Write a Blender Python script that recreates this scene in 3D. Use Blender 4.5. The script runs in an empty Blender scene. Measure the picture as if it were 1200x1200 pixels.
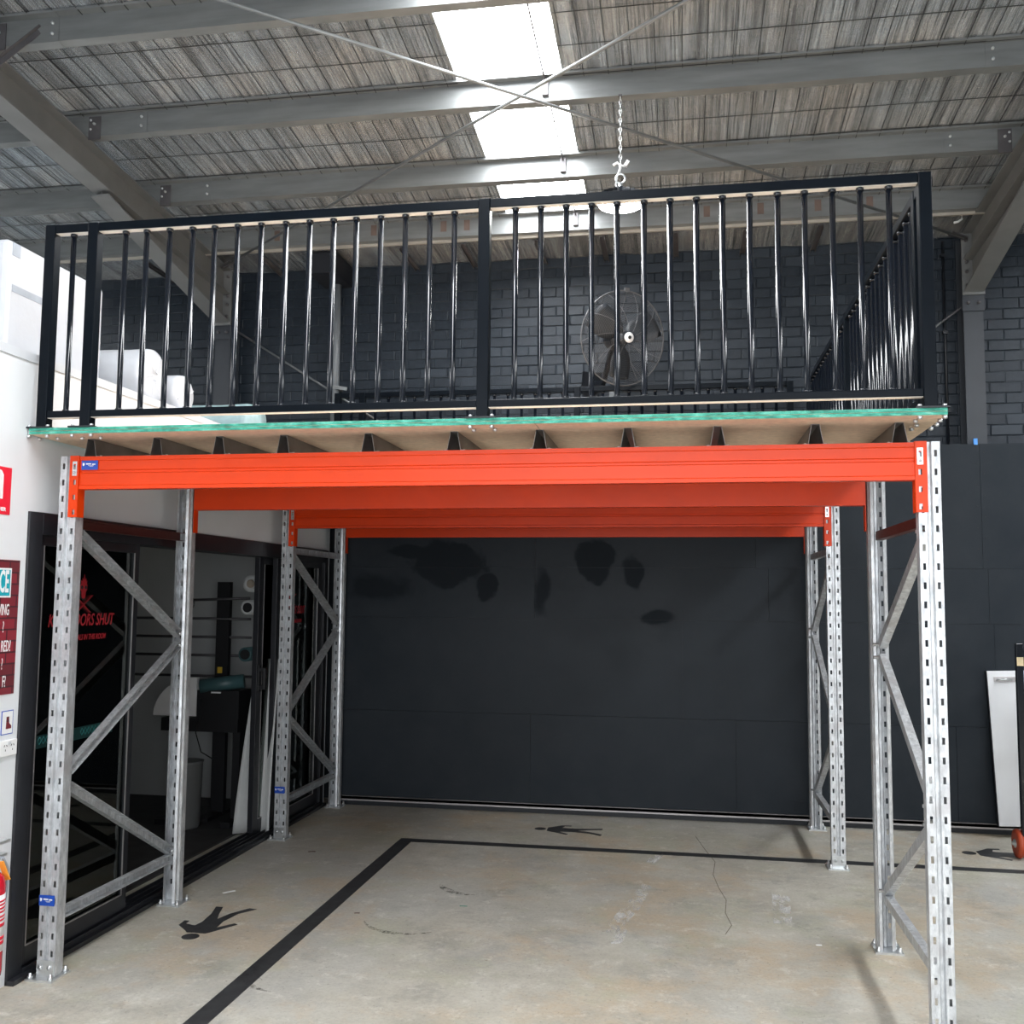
import bpy, bmesh, math, random
import numpy as np
from mathutils import Vector, Matrix
random.seed(7); np.random.seed(7)
scene = bpy.context.scene
COL = scene.collection
PI = math.pi

# ------------------------------------------------------------------ camera
cam_d = bpy.data.cameras.new('camera'); cam = bpy.data.objects.new('camera', cam_d); COL.objects.link(cam)
F = Vector((-0.17004, 0.98173, 0.08550)).normalized()
R0 = F.cross(Vector((0, 0, 1))).normalized(); U0 = R0.cross(F)
rl = 0.0086
R = R0 * math.cos(rl) + U0 * math.sin(rl); U = -R0 * math.sin(rl) + U0 * math.cos(rl)
M = Matrix((R, U, -F)).transposed().to_4x4(); M.translation = Vector((2.9199, -4.3117, 1.7806))
cam.matrix_world = M
cam_d.sensor_width = 36; cam_d.lens = 1159.34 / 1200 * 36; cam_d.clip_start = 0.05
scene.camera = cam
# ------------------------------------------------------------------ light and exposure
vs = scene.view_settings
vs.view_transform = 'Standard'; vs.look = 'None'; vs.gamma = 1; vs.use_curve_mapping = False
vs.exposure = 0.10
world = bpy.data.worlds.new('sky'); scene.world = world; world.use_nodes = True
bgn = world.node_tree.nodes['Background']; bgn.inputs[0].default_value = (0.80, 0.89, 1.0, 1); bgn.inputs[1].default_value = 1.2
def area(name, loc, rot, sx, sy, power, col=(1, 1, 1)):
    d = bpy.data.lights.new(name, 'AREA'); d.shape = 'RECTANGLE'; d.size = sx; d.size_y = sy; d.energy = power; d.color = col
    o = bpy.data.objects.new(name, d); COL.objects.link(o); o.location = loc; o.rotation_euler = rot
    return o
# daylight through the open roller door behind the photographer
area('roller_door_daylight', (3.0, -8.95, 2.5), (PI / 2 - .08, 0, 0), 7.6, 3.8, 400, (0.95, 0.975, 1.0))
SKYLIGHT = 23.0          # strength of the translucent roof strips
LAMP = 60.0             # strength of the high-bay lens

# ------------------------------------------------------------------ node materials
def nodes(name):
    m = bpy.data.materials.new(name); m.use_nodes = True
    nt = m.node_tree; b = nt.nodes['Principled BSDF']
    return m, nt, b
def N(nt, t, **kw):
    n = nt.nodes.new(t)
    for k, v in kw.items(): setattr(n, k, v)
    return n
def coords(nt, scale=(1, 1, 1), obj=True):
    tc = N(nt, 'ShaderNodeTexCoord'); mp = N(nt, 'ShaderNodeMapping'); mp.inputs['Scale'].default_value = scale
    nt.links.new(tc.outputs['Object'], mp.inputs['Vector'])
    return mp.outputs['Vector']
def shift(nt, o):
    tc = N(nt, 'ShaderNodeTexCoord'); mp = N(nt, 'ShaderNodeMapping'); mp.inputs['Location'].default_value = (o * 3.7, o * 1.9, o)
    nt.links.new(tc.outputs['Object'], mp.inputs['Vector']); return mp.outputs['Vector']
def noise(nt, vec, scale, detail=4, rough=.55):
    n = N(nt, 'ShaderNodeTexNoise'); n.inputs['Scale'].default_value = scale; n.inputs['Detail'].default_value = detail
    n.inputs['Roughness'].default_value = rough; nt.links.new(vec, n.inputs['Vector'])
    return n.outputs['Fac']
def ramp(nt, fac, stops):
    r = N(nt, 'ShaderNodeValToRGB'); nt.links.new(fac, r.inputs['Fac'])
    el = r.color_ramp.elements
    while len(el) < len(stops): el.new(0.5)
    for e, (p, c) in zip(el, stops):
        e.position = p; e.color = (c, c, c, 1) if not isinstance(c, tuple) else (*c, 1)
    return r.outputs['Color']
def mix(nt, fac, a, b, mode='MIX'):
    m = N(nt, 'ShaderNodeMix', data_type='RGBA', blend_type=mode)
    if isinstance(fac, (int, float)): m.inputs[0].default_value = fac
    else: nt.links.new(fac, m.inputs[0])
    for i, s in ((6, a), (7, b)):
        if isinstance(s, tuple): m.inputs[i].default_value = (*s, 1)
        else: nt.links.new(s, m.inputs[i])
    return m.outputs[2]
def bump(nt, b, h, strength=.2, dist=.01):
    n = N(nt, 'ShaderNodeBump'); n.inputs['Strength'].default_value = strength; n.inputs['Distance'].default_value = dist
    nt.links.new(h, n.inputs['Height']); nt.links.new(n.outputs['Normal'], b.inputs['Normal'])
def simple(name, col, rough=.5, metal=0., var=.12, vs_=8., bmp=0., coat=0., stretch=(1, 1, 1), spec=None):
    m, nt, b = nodes(name)
    v = coords(nt, stretch); f = noise(nt, v, vs_)
    lo = tuple(max(0, c * (1 - var)) for c in col); hi = tuple(min(1, c * (1 + var)) for c in col)
    nt.links.new(ramp(nt, f, [(.3, lo), (.7, hi)]), b.inputs['Base Color'])
    b.inputs['Roughness'].default_value = rough; b.inputs['Metallic'].default_value = metal
    b.inputs['Coat Weight'].default_value = coat
    if spec is not None: b.inputs['Specular IOR Level'].default_value = spec
    if bmp: bump(nt, b, noise(nt, v, vs_ * 6), bmp, .004)
    return m
def emit(name, col, s):
    m, nt, b = nodes(name); b.inputs['Base Color'].default_value = (*col, 1)
    b.inputs['Emission Color'].default_value = (*col, 1); b.inputs['Emission Strength'].default_value = s
    return m

MAT = {}
def mk():
    MAT['orange'] = simple('orange_powder_coat', (.68, .045, .002), .36, 0, .05, 5, spec=.3)
    m, nt, b = nodes('galvanised_steel'); MAT['galv'] = m
    v = coords(nt); f = noise(nt, coords(nt, (1, 1, .35)), 38, 6, .7); g = noise(nt, v, 9, 3)
    c1 = ramp(nt, f, [(.32, (.40, .42, .44)), (.5, (.60, .62, .64)), (.68, (.80, .82, .84))])
    c2 = mix(nt, ramp(nt, g, [(.45, 0.), (.75, 1.)]), c1, (.50, .49, .50))
    nt.links.new(c2, b.inputs['Base Color']); b.inputs['Metallic'].default_value = .55
    nt.links.new(ramp(nt, f, [(.3, .52), (.7, .34)]), b.inputs['Roughness'])
    MAT['reflection_tinted'] = simple('reflection_tinted_steel', (.085, .022, .018), .45, 0, .1, 5)  # galvanised brace with the orange beams' reflection put into its colour
    MAT['zinc'] = simple('bright_zinc', (.66, .68, .69), .28, .8, .1, 20)
    MAT['black_gloss'] = simple('black_gloss_powder_coat', (.004, .006, .010), .16, 0, .1, 6)
    MAT['black_satin'] = simple('black_satin_paint', (.006, .008, .012), .4, 0, .15, 6)
    MAT['black_post'] = simple('black_rail_powder_coat', (.003, .005, .008), .3, 0, .1, 6, spec=.10)
    MAT['cream'] = simple('cream_infill', (.72, .68, .62), .4, 0, .05, 6)
    MAT['purlin'] = simple('galvanised_roof_steel', (.21, .22, .222), .45, .4, .16, 5, stretch=(.4, 1, 3))
    MAT['rafter'] = simple('grey_painted_steel', (.165, .17, .17), .55, .1, .1, 4)
    MAT['column'] = simple('dark_grey_painted_steel', (.028, .033, .041), .5, 0, .1, 4)
    MAT['dark_plate'] = simple('dark_cleat_steel', (.10, .095, .10), .5, .3, .2, 9)
    MAT['brown_cleat'] = simple('rusty_cleat', (.17, .12, .10), .6, .2, .2, 9)
    MAT['joist'] = simple('grey_steel_joist', (.20, .19, .18), .42, .6, .3, 6)
    MAT['particle'] = simple('raw_particle_board', (.72, .55, .40), .85, 0, .12, 30, .1)
    m, nt, b = nodes('green_board_edge'); MAT['green_edge'] = m
    f = noise(nt, coords(nt, (1, 1, 3)), 22, 6, .7)
    nt.links.new(ramp(nt, f, [(.34, (.012, .14, .10)), (.5, (.03, .29, .205)), (.62, (.08, .42, .32)), (.74, (.34, .48, .36))]), b.inputs['Base Color'])
    b.inputs['Roughness'].default_value = .6
    # reflective foil blanket
    m, nt, b = nodes('foil_insulation'); MAT['foil'] = m
    f = noise(nt, coords(nt, (26, .55, 1)), 2.4, 8, .72); f2 = noise(nt, coords(nt, (7, .3, 1)), 1.6, 4, .6); g = noise(nt, coords(nt, (1, 1, 1)), 1.6, 3)
    fl = noise(nt, coords(nt, (5, 26, 1)), 5, 4, .7)
    tint = mix(nt, ramp(nt, g, [(.40, 0.), (.60, 1.)]), (.72, .72, .70), (.62, .69, .74))
    c = mix(nt, ramp(nt, f, [(.36, 1.), (.50, .25), (.66, 0.)]), tint, (.115, .122, .132))  # dark reflection streaks of the foil put into its colour
    c = mix(nt, ramp(nt, f2, [(.40, .5), (.56, 0.)]), c, (.19, .20, .21))
    c = mix(nt, ramp(nt, f, [(.60, 0.), (.70, .8)]), c, (.92, .90, .86))  # bright reflection streaks, likewise painted into the colour
    c = mix(nt, ramp(nt, fl, [(.62, 0.), (.70, .55)]), c, (.90, .89, .87))
    nt.links.new(c, b.inputs['Base Color'])
    b.inputs['Metallic'].default_value = .8; b.inputs['Roughness'].default_value = .27
    mm = N(nt, 'ShaderNodeMath', operation='MULTIPLY_ADD'); nt.links.new(fl, mm.inputs[0]); mm.inputs[1].default_value = .4; nt.links.new(f, mm.inputs[2])
    bump(nt, b, mm.outputs[0], .9, .02)
    MAT['wire'] = simple('dark_safety_wire', (.03, .03, .03), .6, 0)
    MAT['skylight'] = emit('translucent_roof_sheet', (.96, .98, 1.), SKYLIGHT)
    MAT['lens'] = emit('lamp_lens', (.98, 1., .97), LAMP)
    # painted brick
    m, nt, b = nodes('black_painted_brick'); MAT['brick'] = m
    f = noise(nt, coords(nt), 26, 6, .7); oi = N(nt, 'ShaderNodeObjectInfo')
    base = ramp(nt, f, [(.3, (.008, .013, .020)), (.7, (.017, .025, .036))])
    nt.links.new(mix(nt, ramp(nt, oi.outputs['Random'], [(.5, 0.), (1., 1.)]), base, (.025, .034, .046)), b.inputs['Base Color'])
    b.inputs['Roughness'].default_value = .44; b.inputs['Specular IOR Level'].default_value = .35; bump(nt, b, f, .5, .006)
    MAT['mortar'] = simple('black_painted_mortar', (.013, .019, .027), .6, 0, .2, 20, .3)
    # black lining boards with hand smears
    m, nt, b = nodes('black_painted_board'); MAT['board'] = m
    ge = N(nt, 'ShaderNodeNewGeometry')
    mp = N(nt, 'ShaderNodeMapping'); nt.links.new(ge.outputs['Position'], mp.inputs['Vector'])
    P = mp.outputs['Vector']
    f = noise(nt, P, 3.2, 6, .62); fine = noise(nt, P, 60, 3)
    def blob(cx, cz, rx, rz, soft=.5):
        mp2 = N(nt, 'ShaderNodeMapping'); nt.links.new(ge.outputs['Position'], mp2.inputs['Vector'])
        mp2.inputs['Location'].default_value = (-cx / rx, 0, -cz / rz); mp2.inputs['Scale'].default_value = (1 / rx, 0, 1 / rz)
        wob = N(nt, 'ShaderNodeVectorMath', operation='ADD'); nz = N(nt, 'ShaderNodeTexNoise'); nz.inputs['Scale'].default_value = 5.; nz.inputs['Detail'].default_value = 5
        nt.links.new(P, nz.inputs['Vector'])
        sc = N(nt, 'ShaderNodeVectorMath', operation='MULTIPLY_ADD'); nt.links.new(nz.outputs['Color'], sc.inputs[0]); sc.inputs[1].default_value = (1.5, 0, 1.5); sc.inputs[2].default_value = (-.75, 0, -.75)
        nt.links.new(mp2.outputs[0], wob.inputs[0]); nt.links.new(sc.outputs[0], wob.inputs[1])
        ln = N(nt, 'ShaderNodeVectorMath', operation='LENGTH'); nt.links.new(wob.outputs[0], ln.inputs[0])
        return ramp(nt, ln.outputs['Value'], [(soft, 1.), (1., 0.)])
    msk = None
    for a in ((.95, 2.05, .34, .20, .86), (.62, 2.16, .22, .06, .8), (2.22, 2.10, .20, .17, .86), (2.52, 2.0, .10, .17, .8), (1.28, 1.86, .10, .14, .8), (2.7, 1.62, .14, .07, .7), (.3, 1.85, .35, .14, .6), (1.75, 1.85, .08, .2, .6)):
        bb = blob(*a); msk = bb if msk is None else mix(nt, 1., msk, bb, 'LIGHTEN')
    base = ramp(nt, f, [(.25, (.016, .021, .027)), (.75, (.026, .031, .037))])
    nt.links.new(mix(nt, msk, base, (.010, .0135, .018)), b.inputs['Base Color']); b.inputs['Specular IOR Level'].default_value = .12
    nt.links.new(mix(nt, msk, ramp(nt, f, [(.3, .36), (.7, .50)]), (.62, .62, .62)), b.inputs['Roughness'])
    bump(nt, b, fine, .06, .002)
    MAT['strip'] = simple('aluminium_skirting', (.42, .40, .40), .4, .7, .2, 9, stretch=(.3, 1, 1))
    # concrete
    m, nt, b = nodes('worn_concrete'); MAT['concrete'] = m
    v = coords(nt); big = noise(nt, v, .9, 6, .62); med = noise(nt, coords(nt, (1, 2.2, 1)), 4.5, 8, .68); fn = noise(nt, v, 55, 5, .7); st = noise(nt, coords(nt, (1.3, 2.6, 1)), 2.1, 7, .7)
    n_ = lambda sc, d=6, ro=.65, off=0: noise(nt, coords(nt, (1, 1, 1)) if not off else shift(nt, off), sc, d, ro)
    c = ramp(nt, n_(2.6, 9, .72), [(.30, (.36, .335, .28)), (.5, (.465, .44, .375)), (.70, (.57, .55, .485))])
    c = mix(nt, ramp(nt, n_(.8, 5, .6, 3), [(.45, 0.), (.62, .6)]), c, (.43, .43, .405))                  # grey cement patches
    c = mix(nt, ramp(nt, n_(1.5, 7, .7, 9), [(.50, 0.), (.62, .6)]), c, (.50, .385, .25))                # ochre stains
    c = mix(nt, ramp(nt, n_(2.2, 7, .7, 17), [(.53, 0.), (.63, .5)]), c, (.42, .42, .31))                # greenish stains
    c = mix(nt, ramp(nt, n_(2.8, 9, .78, 23), [(.53, 0.), (.66, .6)]), c, (.27, .26, .235))               # dark worn marks
    c = mix(nt, ramp(nt, n_(1.2, 10, .8, 31), [(.55, 0.), (.66, .5)]), c, (.32, .32, .32))
    c = mix(nt, ramp(nt, n_(7, 8, .8, 41), [(.54, 0.), (.66, .6)]), c, (.70, .68, .62))                  # pale scuffs
    c = mix(nt, ramp(nt, n_(38, 4, .7, 47), [(.62, 0.), (.68, .6)]), c, (.17, .155, .13))                  # specks
    c = mix(nt, ramp(nt, fn, [(.3, .28), (.55, 0.)]), c, (.20, .185, .16))
    nt.links.new(c, b.inputs['Base Color']); nt.links.new(ramp(nt, med, [(.3, .62), (.7, .46)]), b.inputs['Roughness'])
    bump(nt, b, fn, .12, .003)
    MAT['tape'] = simple('black_floor_tape', (.030, .031, .033), .5, 0, .4, 14)
    MAT['crack'] = simple('dark_crack', (.20, .175, .14), .9, 0, .3, 30)
    m, nt, b = nodes('chalk_scuff'); MAT['chalk'] = m
    b.inputs['Base Color'].default_value = (.75, .74, .72, 1); b.inputs['Roughness'].default_value = .9
    nt.links.new(ramp(nt, noise(nt, coords(nt, (1, .45, 1)), 13, 8, .75), [(.48, 0.), (.62, .7)]), b.inputs['Alpha'])
    m, nt, b = nodes('dark_scuff'); MAT['scuff'] = m
    b.inputs['Base Color'].default_value = (.06, .055, .05, 1); b.inputs['Roughness'].default_value = .8
    nt.links.new(ramp(nt, noise(nt, coords(nt), 24, 6, .8), [(.45, 0.), (.68, .6)]), b.inputs['Alpha'])
    MAT['white_wall'] = simple('white_wall_panel', (.74, .76, .78), .5, 0, .03, 3, .02)
    MAT['inner_white'] = simple('inner_room_paint', (.62, .63, .63), .6, 0, .04, 3)
    MAT['cap'] = simple('white_cap_trim', (.62, .64, .67), .4, 0, .03, 3)
    MAT['frame'] = simple('black_door_frame', (.014, .015, .019), .42, 0, .15, 7)
    m, nt, b = nodes('tinted_glass'); MAT['glass'] = m
    fr_ = N(nt, 'ShaderNodeFresnel'); fr_.inputs['IOR'].default_value = 1.5
    tr_ = N(nt, 'ShaderNodeBsdfTransparent'); tr_.inputs['Color'].default_value = (.56, .62, .60, 1)
    gl_ = N(nt, 'ShaderNodeBsdfGlossy'); gl_.inputs['Roughness'].default_value = .015; gl_.inputs['Color'].default_value = (.85, .9, .88, 1)
    ms_ = N(nt, 'ShaderNodeMixShader'); nt.links.new(fr_.outputs[0], ms_.inputs[0]); nt.links.new(tr_.outputs[0], ms_.inputs[1]); nt.links.new(gl_.outputs[0], ms_.inputs[2])
    nt.nodes.remove(b); nt.links.new(ms_.outputs[0], nt.nodes['Material Output'].inputs['Surface'])
    MAT['red'] = simple('red_decal', (.34, .010, .018), .5, 0, .05)
    MAT['sign_red'] = simple('sign_red', (.78, .012, .035), .4, 0, .04)
    MAT['white'] = simple('white_print', (.85, .85, .85), .45, 0, .02)
    MAT['teal'] = simple('teal_decal', (.002, .030, .030), .4, 0, .05)
    MAT['teal_light'] = simple('pale_teal_decal', (.03, .19, .185), .4, 0, .05)
    MAT['teal_box'] = simple('teal_print', (.0, .36, .45), .45, 0, .03)
    m, nt, b = nodes('dark_red_brick_print'); MAT['poster'] = m
    bt = N(nt, 'ShaderNodeTexBrick'); nt.links.new(coords(nt, (1, 1, 1)), bt.inputs['Vector'])
    mp = bt.inputs['Vector'].links[0].from_node; mp.inputs['Rotation'].default_value = (0, -PI / 2, PI / 2)
    bt.inputs['Color1'].default_value = (.26, .012, .025, 1); bt.inputs['Color2'].default_value = (.11, .008, .014, 1); bt.inputs['Mortar'].default_value = (.05, .005, .010, 1)
    bt.inputs['Scale'].default_value = 1; bt.inputs['Brick Width'].default_value = .11; bt.inputs['Row Height'].default_value = .052; bt.inputs['Mortar Size'].default_value = .004
    nt.links.new(bt.outputs['Color'], b.inputs['Base Color']); b.inputs['Roughness'].default_value = .5
    MAT['label_blue'] = simple('blue_label', (.012, .07, .42), .4, 0, .04)
    MAT['pink'] = simple('pink_print', (.75, .35, .45), .5)
    MAT['blue_tape'] = simple('blue_tape', (.08, .30, .75), .5)
    MAT['plastic_wrap'] = simple('white_foam_in_wrap', (.60, .615, .65), .3, 0, .04, 5, .25, .3)
    MAT['teal_wrap'] = simple('pale_teal_wrap', (.36, .50, .52), .35, 0, .12, 9, .3, .3)
    MAT['grey_label'] = simple('grey_label', (.36, .39, .44), .5)
    MAT['yellow'] = simple('yellow_tag', (.80, .52, .05), .5)
    MAT['orange_tag'] = simple('orange_tag', (.85, .36, .05), .5)
    MAT['ext_red'] = simple('extinguisher_red', (.60, .012, .03), .25, 0, .05, coat=.4)
    MAT['black'] = simple('matt_black_plastic', (.012, .012, .014), .55, 0, .15)
    MAT['roll_white'] = simple('white_vinyl_roll', (.70, .71, .70), .45, 0, .05)
    MAT['roll_card'] = simple('cardboard_core', (.45, .38, .30), .8, 0, .1)
    MAT['roll_teal'] = simple('dark_teal_roller', (.06, .13, .14), .4, 0, .1)
    MAT['inner_floor'] = simple('dark_room_floor', (.045, .045, .047), .6, 0, .3, 8)
    MAT['door_white'] = simple('white_laminate', (.72, .73, .75), .45, 0, .03, 3)
    MAT['wheel'] = simple('red_rubber_wheel', (.42, .06, .02), .5, 0, .1)
    MAT['tan'] = simple('tan_sticker', (.62, .50, .30), .6, 0, .2, 30)
    MAT['guard'] = simple('grey_guard_wire', (.13, .13, .135), .45, .4)
    MAT['fan_blade'] = simple('dark_fan_blade', (.022, .026, .032), .45, 0)
    MAT['gutter'] = simple('black_sheet_metal', (.012, .014, .019), .5, 0, .15, 5)
    MAT['pipe'] = simple('grey_plastic_pipe', (.16, .175, .19), .35, 0, .08, 5)
    MAT['timber'] = simple('weathered_fascia', (.40, .37, .32), .6, .2, .15, 8, stretch=(.3, 1, 1))
    MAT['outer'] = simple('pale_shed_wall', (.34, .345, .35), .7, 0, .06, 2)
mk()

# ------------------------------------------------------------------ mesh helpers
class MB:
    def __init__(s): s.bm = bmesh.new()
    def box(s, x0, x1, y0, y1, z0, z1, mi=0):
        v = [s.bm.verts.new(p) for p in ((x0, y0, z0), (x1, y0, z0), (x1, y1, z0), (x0, y1, z0), (x0, y0, z1), (x1, y0, z1), (x1, y1, z1), (x0, y1, z1))]
        for f in ((3, 2, 1, 0), (4, 5, 6, 7), (0, 1, 5, 4), (1, 2, 6, 5), (2, 3, 7, 6), (3, 0, 4, 7)):
            s.bm.faces.new([v[i] for i in f]).material_index = mi
        return s
    def cbox(s, c, d, mi=0):
        return s.box(c[0] - d[0] / 2, c[0] + d[0] / 2, c[1] - d[1] / 2, c[1] + d[1] / 2, c[2] - d[2] / 2, c[2] + d[2] / 2, mi)
    def bar(s, p0, p1, w, h, up=(0, 0, 1)):            # square bar from p0 to p1
        p0 = Vector(p0); p1 = Vector(p1); d = (p1 - p0).normalized(); a = d.cross(Vector(up)).normalized(); b = a.cross(d)
        q = []
        for p in (p0, p1):
            q.append([s.bm.verts.new(p + a * (sx * w / 2) + b * (sz * h / 2)) for sx, sz in ((-1, -1), (1, -1), (1, 1), (-1, 1))])
        s.bm.faces.new(q[0][::-1]); s.bm.faces.new(q[1])
        for i in range(4): s.bm.faces.new((q[0][i], q[0][(i + 1) % 4], q[1][(i + 1) % 4], q[1][i]))
        return s
    def tube(s, pts, r, n=8, closed=False, cap=True):
        pts = [Vector(p) for p in pts]; rings = []; m = len(pts)
        for i, p in enumerate(pts):
            a = pts[(i - 1) % m] if (closed or i > 0) else p; b = pts[(i + 1) % m] if (closed or i < m - 1) else p
            d = (b - a).normalized(); ref = Vector((0, 0, 1)) if abs(d.z) < .95 else Vector((0, 1, 0))
            u = d.cross(ref).normalized(); w = u.cross(d)
            rr = r[i] if isinstance(r, (list, tuple)) else r
            rings.append([s.bm.verts.new(p + u * rr * math.cos(2 * PI * k / n) + w * rr * math.sin(2 * PI * k / n)) for k in range(n)])
        for i in range(m if closed else m - 1):
            A = rings[i]; B = rings[(i + 1) % m]
            for k in range(n):
                f = s.bm.faces.new((A[k], A[(k + 1) % n], B[(k + 1) % n], B[k])); f.smooth = n > 5
        if cap and not closed:
            s.bm.faces.new(rings[0][::-1]); s.bm.faces.new(rings[-1])
        return s
    def lathe(s, prof, n=32, axis='Z', c=(0, 0, 0), smooth=True):   # prof: (r, t) pairs
        rings = []
        for r, t in prof:
            ring = []
            for k in range(n):
                a = 2 * PI * k / n; x, y = r * math.cos(a), r * math.sin(a)
                p = {'Z': (x, y, t), 'Y': (x, t, y), 'X': (t, x, y)}[axis]
                ring.append(s.bm.verts.new((p[0] + c[0], p[1] + c[1], p[2] + c[2])))
            rings.append(ring)
        for A, B in zip(rings, rings[1:]):
            for k in range(n):
                f = s.bm.faces.new((A[k], A[(k + 1) % n], B[(k + 1) % n], B[k])); f.smooth = smooth
        for r_, rg in ((prof[0], rings[0]), (prof[-1], rings[-1])):
            if r_[0] > 1e-5: s.bm.faces.new(rg)
        return s
    def prism(s, poly, axis, t0, t1, closed=True, mi=0):
        # poly in the two other axes: X -> (y,z), Y -> (x,z), Z -> (x,y)
        def P(a, b, t): return {'X': (t, a, b), 'Y': (a, t, b), 'Z': (a, b, t)}[axis]
        A = [s.bm.verts.new(P(a, b, t0)) for a, b in poly]; B = [s.bm.verts.new(P(a, b, t1)) for a, b in poly]
        n = len(poly)
        for i in range(n if closed else n - 1):
            s.bm.faces.new((A[i], A[(i + 1) % n], B[(i + 1) % n], B[i])).material_index = mi
        if closed:
            s.bm.faces.new(A[::-1]).material_index = mi; s.bm.faces.new(B).material_index = mi
        return s
    def build(s, name, mat, parent=None, loc=None, thick=None, rot=None, bevel=None, weld=True):
        if weld: bmesh.ops.remove_doubles(s.bm, verts=s.bm.verts, dist=1e-6)
        bmesh.ops.recalc_face_normals(s.bm, faces=s.bm.faces)
        me = bpy.data.meshes.new(name); s.bm.to_mesh(me); s.bm.free()
        for mm in (mat if isinstance(mat, list) else [mat]): me.materials.append(MAT[mm])
        return link(name, me, parent, loc, thick, rot, bevel)
STUFF = {'bolt', 'screws', 'slots', 'cooling_fins', 'label_print', 'diamond_print', 'wrap_folds', 'chain', 'emblem_eye', 'bead'}
def link(name, me, parent=None, loc=None, thick=None, rot=None, bevel=None):
    o = bpy.data.objects.new(name, me); COL.objects.link(o)
    if name in STUFF: o['kind'] = 'stuff'
    if parent: o.parent = parent
    if loc: o.location = loc
    if rot: o.rotation_euler = rot
    if thick:
        md = o.modifiers.new('thickness', 'SOLIDIFY'); md.thickness = thick; md.offset = 0
    if bevel:
        md = o.modifiers.new('edge', 'BEVEL'); md.width = bevel; md.segments = 2; md.limit_method = 'ANGLE'
    return o
def tag(o, label=None, cat=None, group=None, kind=None):
    for k, v in (('label', label), ('category', cat), ('group', group), ('kind', kind)):
        if v: o[k] = v
    return o
def thing(name, label, cat, loc=(0, 0, 0), group=None, rz=0):
    o = bpy.data.objects.new(name, None); COL.objects.link(o); o.location = loc; o.rotation_euler = (0, 0, rz); o.empty_display_size = .1
    return tag(o, label, cat, group)
def struct_empty(name, loc=(0, 0, 0)):
    o = bpy.data.objects.new(name, None); COL.objects.link(o); o.location = loc; o['kind'] = 'structure'; return o
KIDS = {}
def dup(o, parent=None, loc=None, rz=None, label=None):
    c = o.copy(); COL.objects.link(c)
    if parent: c.parent = parent
    if loc is not None: c.location = loc
    if rz is not None: c.rotation_euler = (0, 0, rz)
    if label: c['label'] = label
    for ch in [k for k in bpy.data.objects if k.parent == o and k.name != c.name]: dup(ch, c)
    return c
def text_mesh(name, txt, size, mat, parent, loc, rot, sx=1., bold=0., shear=0., align='CENTER', depth=.0006):
    cu = bpy.data.curves.new(name, 'FONT'); cu.body = txt; cu.size = size; cu.align_x = align; cu.align_y = 'CENTER'
    cu.offset = bold; cu.shear = shear; cu.extrude = depth; cu.resolution_u = 3
    t = bpy.data.objects.new(name + '_tmp', cu); COL.objects.link(t); t.scale = (sx, 1, 1)
    dg = bpy.context.evaluated_depsgraph_get(); me = bpy.data.meshes.new_from_object(t.evaluated_get(dg))
    for v in me.vertices: v.co.x *= sx
    bpy.data.objects.remove(t); me.materials.clear(); me.materials.append(MAT[mat])
    return link(name, me, parent, loc, None, rot)
ROT_LEFT = (PI / 2, 0, PI / 2)      # lettering on the left wall, read from the hall
ROT_FRONT = (PI / 2, 0, 0)          # lettering on faces turned to the door

# ------------------------------------------------------------------ the shell
XW = -.13                        # face of the white partition
YP = 3.954                       # face of the black lining
YB = 4.2                         # face of the brick wall
H = 2.44; ZB = 2.279; BH = .158; W = 3.9285
DECK0 = 2.524; DECK1 = 2.554
def roofz(y): return 5.1 - .088 * y      # underside of the purlins
floor = MB().box(-8, 11, -9.2, 4.6, -.2, 0).build('floor', 'concrete'); floor['kind'] = 'structure'
def poly_flat(pts, z0, z1):
    b = MB(); b.prism(pts, 'Z', z0, z1); return b
# crack and scuffs lying in the floor surface
cr = [(3.0, 3.43), (3.06, 3.05), (3.122, 2.719), (3.10, 2.4), (3.124, 2.114), (3.16, 1.86), (3.145, 1.611), (3.17, 1.4), (3.13, 1.244)]
b = MB()
for (x0, y0), (x1, y1) in zip(cr, cr[1:]): b.bar((x0, y0, .0005), (x1, y1, .0005), .0045, .001)
b.build('crack', 'crack', floor)
for pts in ([(2.66, 2.10), (2.72, 2.05), (2.66, 1.58), (2.56, 1.15), (2.48, 1.14), (2.55, 1.56)], [(2.56, 1.32), (2.62, 1.3), (2.60, 1.0), (2.54, .98)], [(3.44, 2.06), (3.54, 2.0), (3.50, 1.5), (3.40, 1.48)], [(2.72, 2.9), (2.78, 2.85), (2.72, 2.6), (2.66, 2.62)]):
    poly_flat(pts, .0004, .0012).build('chalk_mark', 'chalk', floor)
def arc(cx, cy, r, a0, a1, w, n=14):
    o = [(cx + r * math.cos(a0 + (a1 - a0) * i / n), cy + r * math.sin(a0 + (a1 - a0) * i / n)) for i in range(n + 1)]
    ii = [(cx + (r - w * math.sin(PI * i / n) - .004) * math.cos(a0 + (a1 - a0) * i / n), cy + (r - w * math.sin(PI * i / n) - .004) * math.sin(a0 + (a1 - a0) * i / n)) for i in range(n + 1)]
    return o + ii[::-1]
for a in ((1.62, 1.85, .2, PI, 1.6 * PI, .05), (1.08, .28, .22, .9 * PI, 1.5 * PI, .03), (1.42, 1.15, .25, 1.1 * PI, 1.75 * PI, .03), (1.16, .42, .3, .8 * PI, 1.3 * PI, .025)):
    poly_flat(arc(*a), .0004, .0012).build('scuff_mark', 'scuff', floor)

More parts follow.
